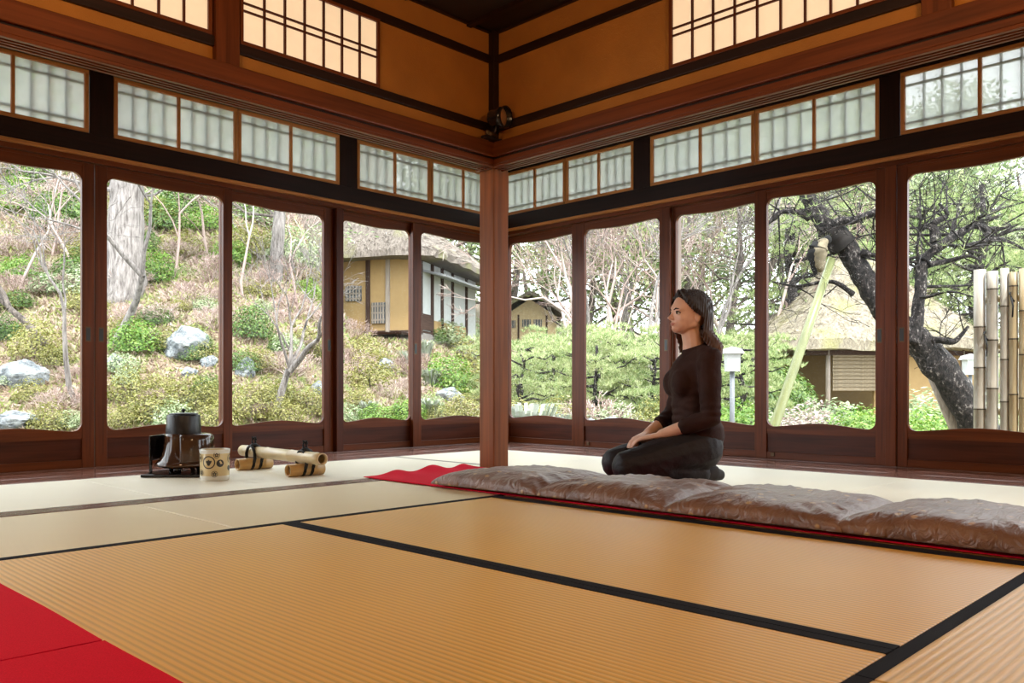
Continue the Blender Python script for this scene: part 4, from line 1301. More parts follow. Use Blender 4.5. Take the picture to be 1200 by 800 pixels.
def rock(p, w, h, lab, group=None, sink=.22):
    o = obj('garden_rock', rnd.choice(ROCKS)); o.location = (p.x, p.y, p.z + h * (.4 - sink)); o.rotation_euler = (0, 0, rnd.uniform(0, 6.28)); o.scale = (w, w, h * 1.25)
    return tag(o, lab, 'rock', group)
def on_slope(px, py): return hit(px, py)
def shrub_px(kind, px, py, wpx, hk=1.0, label=None):
    p, d = hit(px, py); w = wpx * d / FPX
    p.z = ground(p.x, p.y) - .03 * w
    return shrub(kind, p, w, w * hk, label)
def rock_px(px, py, wpx, hpx, lab, group=None):
    p, d = hit(px, py); return rock(p, wpx * d / FPX, hpx * d / FPX, lab, group)

# ---- named plants and rocks of the hillside (left-hand doors)
rock_px(28, 448, 66, 40, 'broad pale rock with vertical streaks behind the first glass door')
rock_px(20, 498, 60, 26, 'low mossy rock at the foot of the first glass door')
rock_px(218, 412, 70, 46, 'big blue-grey boulder uphill beyond the kettle')
rock_px(136, 430, 26, 24, 'small blue-grey rock beside the bright evergreen shrub')
rock_px(222, 440, 26, 16, 'pointed grey stone standing in dry litter beyond the kettle')
rock_px(246, 428, 26, 20, 'small grey stone behind the pointed stone')
rock_px(288, 440, 30, 32, 'grey rock beside the clipped round azaleas')
rock_px(372, 462, 26, 24, 'small grey rock at the right of the leaning bare tree')
rock_px(528, 470, 46, 26, 'pale grey rock below the vivid green clipped shrub')
rock_px(452, 430, 26, 16, 'small rock under the thatched house')
shrub_px('bright', 160, 412, 62, .85, 'vivid green broadleaf shrub beside the small blue-grey rock')
shrub_px('dark', 296, 398, 50, 1.1, 'taller dark green clipped azalea above its lower neighbour')
shrub_px('olive', 302, 434, 46, .75, 'flat olive clipped mound directly below the dark azalea')
shrub_px('olive', 225, 480, 62, .9, 'yellow-green mound standing directly behind the kettle lid')
shrub_px('bright', 525, 460, 64, 1.0, 'vivid green ball-shaped shrub left of the corner pillar')
shrub_px('olive', 550, 432, 60, .9); shrub_px('dark', 505, 400, 40, .6)
shrub_px('olive', 425, 425, 58, .8); shrub_px('olive', 435, 455, 62, .9); shrub_px('pale', 515, 402, 66, .6); shrub_px('pale', 555, 400, 50, .6)
for px, py, w, k in ((60, 270, 60, 'dark'), (25, 250, 60, 'bright'), (88, 262, 44, 'bright'), (45, 225, 60, 'dark'), (15, 300, 60, 'twig'), (60, 330, 60, 'twig'), (85, 345, 48, 'twig'), (25, 350, 56, 'twig'),
                     (45, 420, 60, 'olive'), (8, 400, 50, 'dark'), (70, 430, 46, 'olive'), (75, 480, 60, 'twig'), (35, 470, 50, 'olive'), (55, 505, 52, 'olive'), (85, 500, 40, 'pale'),
                     (180, 330, 56, 'bright'), (210, 300, 50, 'olive'), (245, 330, 56, 'twig'), (225, 360, 60, 'twig'), (190, 380, 50, 'twig'), (250, 385, 46, 'twig'), (250, 270, 56, 'bright'), (215, 250, 60, 'dark'),
                     (150, 470, 60, 'olive'), (180, 492, 62, 'olive'), (140, 500, 50, 'olive'), (252, 470, 50, 'olive'), (255, 500, 50, 'olive'), (205, 505, 50, 'pale'), (232, 420, 46, 'olive'),
                     (300, 260, 60, 'bright'), (290, 300, 56, 'olive'), (335, 330, 56, 'twig'), (300, 345, 60, 'twig'), (360, 330, 50, 'olive'), (345, 370, 60, 'twig'), (375, 390, 56, 'twig'), (365, 420, 50, 'olive'),
                     (340, 440, 56, 'twig'), (320, 470, 60, 'olive'), (365, 485, 56, 'olive'), (295, 490, 56, 'olive'), (335, 500, 50, 'olive'), (360, 350, 40, 'bright'),
                     (410, 400, 50, 'twig'), (420, 480, 50, 'olive'), (440, 498, 44, 'bright'), (465, 470, 56, 'twig'), (475, 495, 46, 'bright'), (410, 498, 44, 'pale'), (500, 485, 40, 'pale'), (545, 490, 46, 'olive'), (520, 495, 40, 'olive'), (410, 440, 50, 'twig'), (480, 440, 50, 'twig'), (555, 465, 40, 'olive')):
    shrub_px(k, px + rnd.uniform(-4, 4), py, w * rnd.uniform(.85, 1.1), rnd.uniform(.7, .95))
for k in range(42):      # loose fill higher up the slope and beyond the frame
    px = rnd.uniform(-160, 400); py = rnd.uniform(185, 345)
    if 380 < px: continue
    shrub_px(rnd.choice(('twig', 'twig', 'olive', 'bright', 'twig', 'pale', 'dark')), px, py, rnd.uniform(42, 72), rnd.uniform(.7, 1.0))

for k in range(38):      # smaller mounds and twigs between the named ones
    px = rnd.uniform(0, 400); py = rnd.uniform(345, 505)
    shrub_px(rnd.choice(('twig', 'twig', 'olive', 'olive', 'pale', 'dark')), px, py, rnd.uniform(24, 46), rnd.uniform(.6, .95))
# ---- white-striped grass clumps
def clump_mesh(seed, n, wd):
    r_ = random.Random(seed); m = MB()
    for k in range(n):
        t = r_.uniform(0, 2 * PI); L = r_.uniform(.5, 1.0); o = Vector((math.cos(t), math.sin(t), 0))
        b = Vector((0, 0, 0)) + o * r_.uniform(0, .12); s = o.cross(Vector((0, 0, 1))) * wd
        q1 = b + o * .22 * L + Vector((0, 0, .55 * L)); q2 = b + o * .6 * L + Vector((0, 0, .45 * L + .1))
        i = len(m.v)
        m.v += [tuple(b - s * .5), tuple(b + s * .5), tuple(q1 + s), tuple(q1 - s), tuple(q2)]
        m.f += [(i, i + 1, i + 2, i + 3), (i + 3, i + 2, i + 4)]
    return m.mesh('blades', L_WHITE)
CL = [clump_mesh(s, 170, .018) for s in (31, 32)]
for px, py, w in ((505, 455, 44), (478, 430, 36), (498, 420, 40), (505, 488, 40), (432, 490, 40), (615, 496, 70), (650, 498, 56), (470, 492, 34)):
    if px < 590: p, d = hit(px, py)
    else: d = 8.6; p = gpt(px, d)
    o = obj('striped_grass', rnd.choice(CL)); o.location = (p.x, p.y, p.z - .01); s = w * d / FPX * (1.0 if px < 590 else 1.8); o.scale = (s, s, s * (1.0 if px < 590 else 1.1)); o.rotation_euler = (0, 0, rnd.uniform(0, 6))
    tag(o, 'arching clump of white-striped grass among the shrubs', 'grass clump', 'white-striped grass clumps')

# ---- fallen leaves and dry stalks on the slope
lm = MB(); r2 = random.Random(77)
for k in range(110000):
    px = r2.uniform(-120, 590); d = 7.6 * (26 / 7.6) ** (r2.random() ** 1.15)
    p = gpt(px, d); L = .0075 * d ** .9 * r2.uniform(.5, 1.5)
    v = Vector((r2.uniform(-1, 1), r2.uniform(-1, 1), r2.uniform(.1, 1.3))).normalized() * L
    s = v.cross(Vector((r2.uniform(-1, 1), r2.uniform(-1, 1), .3))).normalized() * L * r2.uniform(.10, .35)
    b = len(lm.v)
    lm.v += [tuple(p - s), tuple(p + s), tuple(p + v)]
    lm.f.append((b, b + 1, b + 2))
tag(lm.build('leaf_litter', L_STRAW), 'fallen leaves and dry stalks covering the slope', 'leaf litter', kind='stuff')

# ---- trees
def tree(name, lab, p, parts, group=None):
    e = empty(name, p, 0, lab, 'tree', group)
    for nm, me in parts: obj(nm, me, e)
    return e
def trunk_tube(pts, rad, n=12, wob=.06, seed=0):
    """knotty trunk along a smooth path"""
    m = MB(); P = []
    pts = [Vector(p) for p in pts]
    k = 8
    for i in range(len(pts) - 1):
        p0 = pts[max(0, i - 1)]; p1 = pts[i]; p2 = pts[i + 1]; p3 = pts[min(len(pts) - 1, i + 2)]
        for j in range(k):
            t = j / k
            q = .5 * ((2 * p1) + (p2 - p0) * t + (2 * p0 - 5 * p1 + 4 * p2 - p3) * t * t + (3 * p1 - p0 - 3 * p2 + p3) * t ** 3)
            P.append((q, rad[i] + (rad[i + 1] - rad[i]) * t))
    P.append((pts[-1], rad[-1]))
    m.tube([a for a, b in P], [b for a, b in P], n)
    for i, v in enumerate(m.v):
        q = Vector(v); r = P[min(len(P) - 1, i // n)]
        c = r[0]; dv = q - c
        s = 1 + wob * fbm(q.x * 9 + seed, q.y * 9, q.z * 9) * 1.6 + wob * fbm(q.x * 30, q.y * 30, q.z * 30 + seed)
        m.v[i] = tuple(c + dv * s)
    return m, P
def leafy_tree(name, lab, base, H_, crown_w, leafm, barkm, seed, n=2600, leaf=.05, sparse=1.0, group=None, tr=.02, depth=4, z0=.3):
    r_ = random.Random(seed); m = MB()
    tips = []
    top = Vector((r_.uniform(-.05, .05), r_.uniform(-.05, .05), 1)).normalized()
    nodes = [Vector((0, 0, -.1))]
    for k in range(1, 6): nodes.append(Vector((r_.uniform(-.04, .04), r_.uniform(-.04, .04), k / 5)) * H_)
    m.tube(nodes, [H_ * tr * (1.1 - .17 * k) for k in range(6)], 8)
    for k in range(11):
        t = z0 + (1 - z0) * k / 11; i = min(4, int(t * 5)); p = nodes[i].lerp(nodes[i + 1], t * 5 - i)
        a = r_.uniform(0, 2 * PI)
        tips += twigs(m, p, Vector((math.cos(a), math.sin(a), r_.uniform(.1, .7))).normalized(), crown_w * .33 * (1.25 - t * .7), H_ * tr * .38 * (1.2 - t), depth - 1, r_, .7, .12, (2, 3), H_ * .0012, 2)
    me1 = m.mesh('branches', barkm, True)
    lf = MB()
    if tips and n:
        for k in range(n):
            q = r_.choice(tips) + Vector((r_.gauss(0, 1), r_.gauss(0, 1), r_.gauss(0, .7))) * crown_w * .055
            leafquad(lf, q, Vector((r_.uniform(-1, 1), r_.uniform(-1, 1), r_.uniform(0, 1.2))), leaf * r_.uniform(.6, 1.3), .5, r_)
    parts = [('branches', me1)]
    if lf.v: parts.append(('foliage', lf.mesh('foliage', leafm)))
    return tree(name, lab, base, parts, group), parts
def copy_tree(name, lab, base, parts, s, group):
    e = empty(name, base, rnd.uniform(0, 6.28), lab, 'tree', group)
    for nm, me in parts:
        o = obj(nm, me, e); o.scale = (s, s, s)
    return e
def bare_tree(name, lab, base, H_, seed, lean=(0, 0), r0=None, group=None, mat=None, depth=6, spread=.5, nb=(2, 3)):
    r_ = random.Random(seed); m = MB(); r0 = r0 or H_ * .022
    d = Vector((lean[0], lean[1], 1)).normalized()
    twigs(m, Vector((0, 0, -.1)), d, H_ * .36, r0, depth, r_, spread, .12, nb, H_ * .0012, 3)
    return tree(name, lab, base, [('branches', m.mesh('branches', mat or M_BARKP, True))], group)
# big pale cedar trunk on the slope
p, d = hit(146, 350)
tk, _ = trunk_tube([(0, 0, -.3), (.02, .0, 1.0), (.05, .0, 2.4), (.02, 0, 4.2), (0, 0, 7)], [.33, .25, .22, .20, .16], 16, .12, 3)
bc = MB(); r3 = random.Random(8)
for k in range(16):
    a = r3.uniform(0, 6.28); z = r3.uniform(1.2, 6.5)
    twigs(bc, Vector((.1 * math.cos(a), .1 * math.sin(a), z)), Vector((math.cos(a), math.sin(a), r3.uniform(-.1, .5))).normalized(), .8, .035, 4, r3, .7, .05, (2, 3), .004, 2)
tree('cedar_tree', 'thick pale trunk with peeling bark on the slope beyond the kettle', p, [('trunk', tk.mesh('trunk', M_BARKP, True)), ('branches', bc.mesh('branches', M_BARKP))])
p, d = hit(322, 330)
tk, _ = trunk_tube([(0, 0, -.2), (.03, -.06, .8), (.10, -.06, 1.7), (.16, -.10, 3.0)], [.13, .11, .10, .07], 12, .1, 5)
bc = MB(); lf = MB(); tips = []
for k in range(9):
    a = r3.uniform(0, 6.28); z = r3.uniform(1.0, 3.0)
    tips += twigs(bc, Vector((.08, -.08, z)), Vector((math.cos(a), math.sin(a), r3.uniform(.0, .6))).normalized(), .7, .035, 3, r3, .7, .05, (2, 3), .005, 2)
for k in range(2200):
    leafquad(lf, r3.choice(tips) + Vector((r3.gauss(0, 1), r3.gauss(0, 1), r3.gauss(0, .7))) * .18, Vector((r3.uniform(-1, 1), r3.uniform(-1, 1), 1)), .05 * r3.uniform(.6, 1.3), .5, r3)
tree('slim_tree', 'slim pale-trunked tree left of the thatched roof', p, [('trunk', tk.mesh('trunk', M_BARKP, True)), ('branches', bc.mesh('branches', M_BARK)), ('foliage', lf.mesh('foliage', L_PALE))])
# leaning bare tree in front, behind the bamboo barrier
p, d = hit(318, 486)
rt = MB(); r3 = random.Random(19)
def lean_tree(m):
    twigs(m, Vector((0, 0, -.1)), (RGT * .35 + Vector((0, 0, 1))).normalized(), .62, .050, 0, r3, segs=3)
    b = Vector((0, 0, -.1)) + (RGT * .35 + Vector((0, 0, 1))).normalized() * .60
    for dv, r_, dp in ((RGT * .75 + Vector((0, 0, .9)), .036, 5), (RGT * -.15 + Vector((0, 0, 1)), .026, 5), (RGT * .25 + FWD * .4 + Vector((0, 0, 1)), .026, 5), (RGT * -.4 + FWD * -.2 + Vector((0, 0, .9)), .018, 4)):
        twigs(m, b, dv.normalized(), .52, r_, dp, r3, .55, .14, (2, 3), .0022, 3)
lean_tree(rt)
tree('bare_maple', 'small leaning bare tree with pale branches behind the bamboo barrier', p, [('branches', rt.mesh('branches', M_BARKP, True))])
# bare trees at the left
p, d = hit(92, 470); bare_tree('bare_plum', 'slender bare tree at the edge of the first glass door', p, 2.4, 41, (-.25, .1), .035, mat=M_BARKP)
p, d = hit(66, 408); bare_tree('bare_plum', 'dark twisted bare tree on the slope behind the pale rock', p, 2.2, 43, (-.35, .2), .06, mat=M_BARK)
p, d = hit(128, 405); bare_tree('bare_plum', 'bare tree with long pale limbs left of the blue-grey boulder', p, 3.2, 47, (.45, -.5), .06, mat=M_BARKP, spread=.6)
for i, (px, py, h) in enumerate(((20, 350, 3.4), (60, 300, 3.6), (200, 330, 3.4), (245, 300, 3.6), (285, 350, 3.0), (350, 370, 2.6), (375, 350, 3.0), (95, 330, 3.2))):
    p, d = hit(px, py); bare_tree('bare_tree', 'thin bare pinkish tree ' + region(p), p, h, 60 + i, (rnd.uniform(-.3, .3), rnd.uniform(-.3, .3)), .028, 'bare trees on the slope', L_TWIG, depth=6, nb=(2, 3))
for i, (px, py) in enumerate(((40, 215), (100, 205), (220, 225), (280, 225), (345, 240), (-60, 230), (380, 262))):
    p, d = hit(px, py)
    if i == 0: _, GT = leafy_tree('evergreen_tree', 'bushy green tree high on the slope', p, 4.2, 3.0, L_BRIGHT, M_BARK, 71, 5200, .075, group='evergreens high on the slope', z0=.12)
    else: copy_tree('evergreen_tree', 'bushy green tree high on the slope', p, GT, rnd.uniform(.8, 1.15), 'evergreens high on the slope')

# ---- thatched buildings
def thatch_mat(name, a, b_, moss):
    m, nt, out = new_mat(name)
    b = nt.nodes.new('ShaderNodeBsdfPrincipled')
    mp = mapped(nt, (9, 9, 4)); n = nd(nt, 'ShaderNodeTexNoise'); n.inputs['Scale'].default_value = 1.6; n.inputs['Detail'].default_value = 8; n.inputs['Roughness'].default_value = .75
    nt.links.new(mp.outputs[0], n.inputs['Vector'])
    mp2 = mapped(nt, (1, 1, 1)); n2 = nd(nt, 'ShaderNodeTexNoise'); n2.inputs['Scale'].default_value = 1.3; n2.inputs['Detail'].default_value = 5
    nt.links.new(mp2.outputs[0], n2.inputs['Vector'])
    r = ramp(nt, n.outputs[0], [(.32, a), (.62, b_)])
    k = ramp(nt, n2.outputs[0], [(.52, (0, 0, 0)), (.70, (1, 1, 1))])
    mx = nt.nodes.new('ShaderNodeMix'); mx.data_type = 'RGBA'
    nt.links.new(k.outputs[0], mx.inputs[0]); nt.links.new(r.outputs[0], mx.inputs[6]); mx.inputs[7].default_value = rgb(moss)
    nt.links.new(mx.outputs[2], b.inputs['Base Color']); b.inputs['Roughness'].default_value = .95
    bp = nt.nodes.new('ShaderNodeBump'); bp.inputs['Strength'].default_value = 1.0; bp.inputs['Distance'].default_value = .06
    nt.links.new(n.outputs[0], bp.inputs['Height']); nt.links.new(bp.outputs[0], b.inputs['Normal'])
    nt.links.new(b.outputs[0], out.inputs[0])
    return m
def rect_ring(hw, hd, r, n=11):
    pts = []
    r = min(r, hw * .98, hd * .98)
    cs = ((hw - r, hd - r, 0), (-hw + r, hd - r, PI / 2), (-hw + r, -hd + r, PI), (hw - r, -hd + r, 1.5 * PI))
    for q, (cx, cy, a0) in enumerate(cs):
        for k in range(5):
            a = a0 + PI / 2 * k / 4
            pts.append((cx + r * math.cos(a), cy + r * math.sin(a)))
        nx = cs[(q + 1) % 4]; a1 = nx[2] if q < 3 else 2 * PI
        e = (nx[0] + r * math.cos(a1), nx[1] + r * math.sin(a1)); s = pts[-1]
        for k in range(1, n):
            pts.append((s[0] + (e[0] - s[0]) * k / n, s[1] + (e[1] - s[1]) * k / n))
    return pts
def thatch_roof(hw, hd, ridge, hgt, thick, seed, sag=.12):
    rows = []; m = MB(); surf = []
    rows.append([(x, y, -thick * .55) for x, y in rect_ring(hw * .55, hd * .55, .2)])
    rows.append([(x, y, -thick) for x, y in rect_ring(hw - .10, hd - .10, .3)])
    rows.append([(x, y, -thick * .9) for x, y in rect_ring(hw + .02, hd + .02, .4)])
    K = 14
    for k in range(K + 1):
        t = k / K
        w = hw + (ridge / 2 - hw) * t; d = hd + (.12 - hd) * t
        z = hgt * (t - sag * math.sin(PI * t))
        rows.append([(x, y, z) for x, y in rect_ring(w, d, .45 * (1 - t) + .05)])
    n = len(rows[0])
    for ri, r in enumerate(rows):
        for (x, y, z) in r:
            nz = .09 * fbm(x * 1.1, y * 1.1, z + seed) + .07 * fbm(x * 4, y * 4, z * 4 + seed) + .04 * fbm(x * 11, y * 11, z * 11)
            L = math.hypot(x, y) or 1
            s = 0 if ri < 1 else 1
            m.v.append((x + s * nz * x / L, y + s * nz * y / L, z + s * nz * .7))
    for a in range(len(rows) - 1):
        for k in range(n):
            k2 = (k + 1) % n
            m.f.append((a * n + k, a * n + k2, (a + 1) * n + k2, (a + 1) * n + k))
    b = (len(rows) - 1) * n; m.f.append(tuple(b + k for k in range(n))); m.f.append(tuple(reversed(range(n))))
    return m, n, rows
def straw_layer(m, n, rows, count, L, seed, w=.012):
    r_ = random.Random(seed); s = MB()
    R0, R1 = 3, len(rows) - 2
    for _ in range(count):
        a = R0 + (R1 - R0) * (r_.random() ** 1.2); i = int(a); k = r_.randrange(n); t = a - i; k2 = (k + 1) % n; u = r_.random()
        def P(i_, kk, k3): return Vector(m.v[i_ * n + kk]).lerp(Vector(m.v[i_ * n + k3]), u)
        p = P(i, k, k2).lerp(P(min(i + 1, len(rows) - 1), k, k2), t)
        dn = (P(i, k, k2) - P(min(i + 1, len(rows) - 1), k, k2)).normalized()
        e = p + (dn + Vector((r_.uniform(-.5, .5), r_.uniform(-.5, .5), r_.uniform(-.1, .55)))) .normalized() * L * r_.uniform(.5, 1.4)
        sd = Vector((r_.uniform(-1, 1), r_.uniform(-1, 1), .2)).normalized() * w
        b = len(s.v); s.v += [tuple(p - sd), tuple(p + sd), tuple(e)]; s.f.append((b, b + 1, b + 2))
    return s
M_THATCH = thatch_mat('grey_thatch', (.07, .052, .045), (.26, .22, .19), (.20, .19, .09))
M_THATCH2 = thatch_mat('straw_thatch', (.10, .08, .06), (.36, .31, .235), (.27, .25, .11))
L_THATCH = leaf_mat('thatch_straw', ((.26, .20, .17), (.48, .41, .35), (.62, .55, .48)), trans=.05)
L_THATCH2 = leaf_mat('thatch_straw_warm', ((.36, .29, .20), (.58, .50, .36), (.70, .64, .42)), trans=.05)
M_OCHRE = plain('ochre_house_plaster', (.36, .235, .105), rough=.95, var=.06)
M_WHITE = plain('white_house_plaster', (.50, .51, .51), rough=.95, var=.05)
W_HOUSE = woods('weathered_house_post', (.06, .035, .028), rough=.8)
W_PALEPOST = woods('pale_house_post', (.30, .25, .21), rough=.8)
M_WINDK = plain('dark_lattice_window', (.06, .07, .08), rough=.6)

def frame_mat(e1, origin):
    return math.atan2(e1.y, e1.x)
# --- big house: its corner points at the viewer
ang1 = math.radians(74); e1 = FWD * math.cos(ang1) - RGT * math.sin(ang1)   # along the ochre wall, away to the left
e2 = FWD * math.sin(ang1) + RGT * math.cos(ang1)                          # along the white wall, away to the right
ec = at_depth(505, 299, 22.0)                                              # eave corner
W1, W2, OV = 7.4, 5.2, .75
c0 = Vector((ec.x, ec.y, 0)) + (e1 + e2) * OV                               # wall corner
zt = ec.z; zb = 2.02
# local frame: x along -e1 ... choose x = e2 direction, y = e1 direction
rz = math.atan2(e2.y, e2.x)
house = empty('thatched_house', (c0.x, c0.y, zb), rz, 'large thatched house with ochre and white plaster walls', 'house')
hh = zt - zb + .12
# walls are boxes in the local frame x:0..W2 (white side at y=0), y:0..W1 (ochre side at x=0)
box('ochre_wall', M_OCHRE, house, 0, .12, 0, W1, 0, hh)
box('white_wall', M_WHITE, house, .12, W2, 0, .12, 0, hh)
box('rear_wall', M_OCHRE, house, W2 - .12, W2, .12, W1, 0, hh); box('rear_wall', M_OCHRE, house, .12, W2 - .12, W1 - .12, W1, 0, hh)
box('stone_footing', plain('footing', (.2, .18, .17), rough=.9), house, -.05, W2, -.05, W1, -1.4, 0)
for y in (.0, .82, 1.42, 2.3, 3.6, 5.2):
    box('wall_post', W_PALEPOST if y == .82 else W_HOUSE, house, -.045, .06, y - .06, y + .06, -.05, hh)
for x in (.35, 1.2, 2.0, 2.9, 4.2):
    box('wall_post', W_HOUSE, house, x - .07, x + .07, -.05, .06, -.05, hh)
for z in (.02,):
    box('wall_beam', W_HOUSE, house, .1, W2, -.03, .06, z, z + .05)
box('wall_beam', W_HOUSE, house, -.03, .06, 0, W1, -.04, .06)
def lattice_window(parent, y0, y1, z0, z1):
    f = box('lattice_window', M_WINDK, parent, -.05, .02, y0, y1, z0, z1)
    for k in range(5):
        yy = (y0 - y1) / 2 + (y1 - y0) * (k + .5) / 5
        MB().box(-.05, -.03, yy - .02, yy + .02, -(z1 - z0) / 2, (z1 - z0) / 2).build('lattice_bar', W_PALEPOST['z'], f)
    for k in range(3):
        zz = -(z1 - z0) / 2 + (z1 - z0) * (k + .5) / 3
        MB().box(-.05, -.03, (y0 - y1) / 2, (y1 - y0) / 2, zz - .02, zz + .02).build('lattice_bar', W_PALEPOST['y'], f)
lattice_window(house, .90, 1.30, .26, .84)
lattice_window(house, 1.62, 2.10, .90, 1.32)
box('wainscot', W_HOUSE, house, .42, 1.13, -.055, .0, .1, .55); box('wainscot', M_OCHRE, house, 1.27, 4.2, -.03, .0, .0, .42); box('wainscot', M_OCHRE, house, .02, .28, -.03, 0, .0, .65)
box('veranda_board', W_DARK, house, -.75, -.05, .1, 1.5, -.10, -.03)
for y in (.25, 1.0, 1.8): box('veranda_leg', W_DARK, house, -.70, -.62, y - .04, y + .04, -.9, -.10)
rm, rn, rr = thatch_roof(W2 / 2 + OV, W1 / 2 + OV, 2.6, 4.8, .20, 3)
ro = rm.build('thatched_roof', M_THATCH, house, smooth=False, fix=True); ro.location = (W2 / 2, W1 / 2, hh + .10)
so = straw_layer(rm, rn, rr, 12000, .20, 5, .014).build('thatch_straw', L_THATCH, ro); so['kind'] = 'stuff'
# lower pent roof over the white wall
pr = MB(); pr.box(.5, W2, -.75, 0, -.06, .0)
for i in (0, 1, 4, 5): pass
pent = pr.build('pent_roof', plain('pent_tiles', (.24, .245, .26), rough=.7), house); pent.location = (0, 0, hh - .28); pent.rotation_euler = (math.radians(14), 0, 0)

# --- small gable house far behind
gd = 45.0
gp = at_depth(621, 400, gd); gz = ground(gp.x, gp.y)
gz = min(gz, at_depth(621, 400, gd).z)
gh = empty('gable_house', (gp.x, gp.y, gz), math.atan2(FWD.y, FWD.x), 'small tan house with a thatched gable far behind the pillar', 'house')
zE = at_depth(621, 371, gd).z - gz; zA = at_depth(621, 350, gd).z - gz; hwid = 1.45
m = MB(); m.v = [(0, -hwid, 0), (0, hwid, 0), (0, hwid, zE), (0, 0, zA), (0, -hwid, zE), (4, -hwid, 0), (4, hwid, 0), (4, hwid, zE), (4, 0, zA), (4, -hwid, zE)]
m.f = [(0, 4, 3, 2, 1), (5, 6, 7, 8, 9), (0, 1, 6, 5), (1, 2, 7, 6), (2, 3, 8, 7), (3, 4, 9, 8), (4, 0, 5, 9)]
m.build('gable_wall', plain('gable_plaster', (.46, .35, .215), rough=.95), gh, fix=True)
for s in (-1, 1):
    m = MB(); prof = []
    nseg = 8
    for x in (-.45, 4.4):
        for k in range(nseg + 1):
            t = k / nseg; y = s * (hwid + .38) * t; z = zA + .18 - (zA - zE + .16) * (t ** 1.25) - .0
            m.v.append((x, y, z)); m.v.append((x, y, z + .22 - .05 * t))
    K2 = 2 * (nseg + 1)
    for k in range(nseg):
        a = 2 * k
        m.f += [(a, a + 2, K2 + a + 2, K2 + a), (a + 1, K2 + a + 1, K2 + a + 3, a + 3), (a, a + 1, a + 3, a + 2), (K2 + a, K2 + a + 2, K2 + a + 3, K2 + a + 1)]
    m.f += [(0, K2, K2 + 1, 1), (K2 - 2, K2 - 1, 2 * K2 - 1, 2 * K2 - 2)]
    m.build('roof_slope', M_THATCH, gh, fix=True)
for y in (.62, -.9, 1.38): box('gable_post', W_HOUSE, gh, -.05, .03, y - .05, y + .05, 0, zE + .1)
for (y0, y1, z0, z1) in ((-.05, .42, zE - .55, zE - .15), (.78, 1.2, zE - .6, zE - .2), (-.65, -.2, zE - .55, zE - .15)):
    f = box('gable_window', M_WINDK, gh, -.03, .01, y0, y1, z0, z1)
    for k in range(3):
        yy = (y0 - y1) / 2 + (y1 - y0) * (k + .5) / 3
        MB().box(-.03, -.02, yy - .03, yy + .03, -(z1 - z0) / 2, (z1 - z0) / 2).build('window_bar', W_PALEPOST['z'], f)

# --- thatched hut on the right
hd_ = 21.0
le = at_depth(903, 410, hd_); hc = at_depth(1050, 410, hd_ + 2.0) - RGT * 1.06; eave = at_depth(903, 410, hd_).z
gzh = ground(hc.x, hc.y)
hut = empty('thatched_hut', (hc.x, hc.y, gzh), math.atan2(RGT.y, RGT.x) + .10, 'open garden hut with thick straw-coloured thatched roof', 'hut')
HWx, HDy = 2.9, 2.4
eh = eave - gzh
rm, rn, rr = thatch_roof(HWx, HDy, 1.3, 2.35, .26, 9, .10)
ro = rm.build('thatched_roof', M_THATCH2, hut, fix=True); ro.location = (0, 0, eh + .24)
so = straw_layer(rm, rn, rr, 12000, .17, 6, .011).build('thatch_straw', L_THATCH2, ro); so['kind'] = 'stuff'
for (x, y) in ((-1.72, -1.75), (1.9, -1.75), (-1.72, 1.7), (1.9, 1.7), (.1, -1.75)):
    MB().tube([(x, y, -.1), (x, y, eh + .1)], .06, 8).build('post', W_PALEPOST['z'], hut, smooth=True)
M_REED = plain('reed_blind', (.22, .17, .11), rough=.9, var=.3, nscale=30, bump=.5, bscale=80)
for k in range(13):
    z = .62 + k * .095
    box('blind_slat', M_REED, hut, -1.60, -.42, -1.76, -1.72, z, z + .085, bevel=.008)
box('hut_wall', M_OCHRE, hut, -.38, 2.4, -1.55, -1.45, -.1, eh); box('hut_wall', M_OCHRE, hut, -1.6, 2.4, 1.5, 1.6, -.1, eh)
box('hut_beam', W_HOUSE, hut, -2.3, 2.3, -1.80, -1.70, eh - .12, eh)
for k in range(12):
    x = -2.6 + k * .47
    MB().tube([(x, -2.2, eh + .0), (x, -1.2, eh + .32)], .03, 6).build('rafter', W_HOUSE['y'], hut)

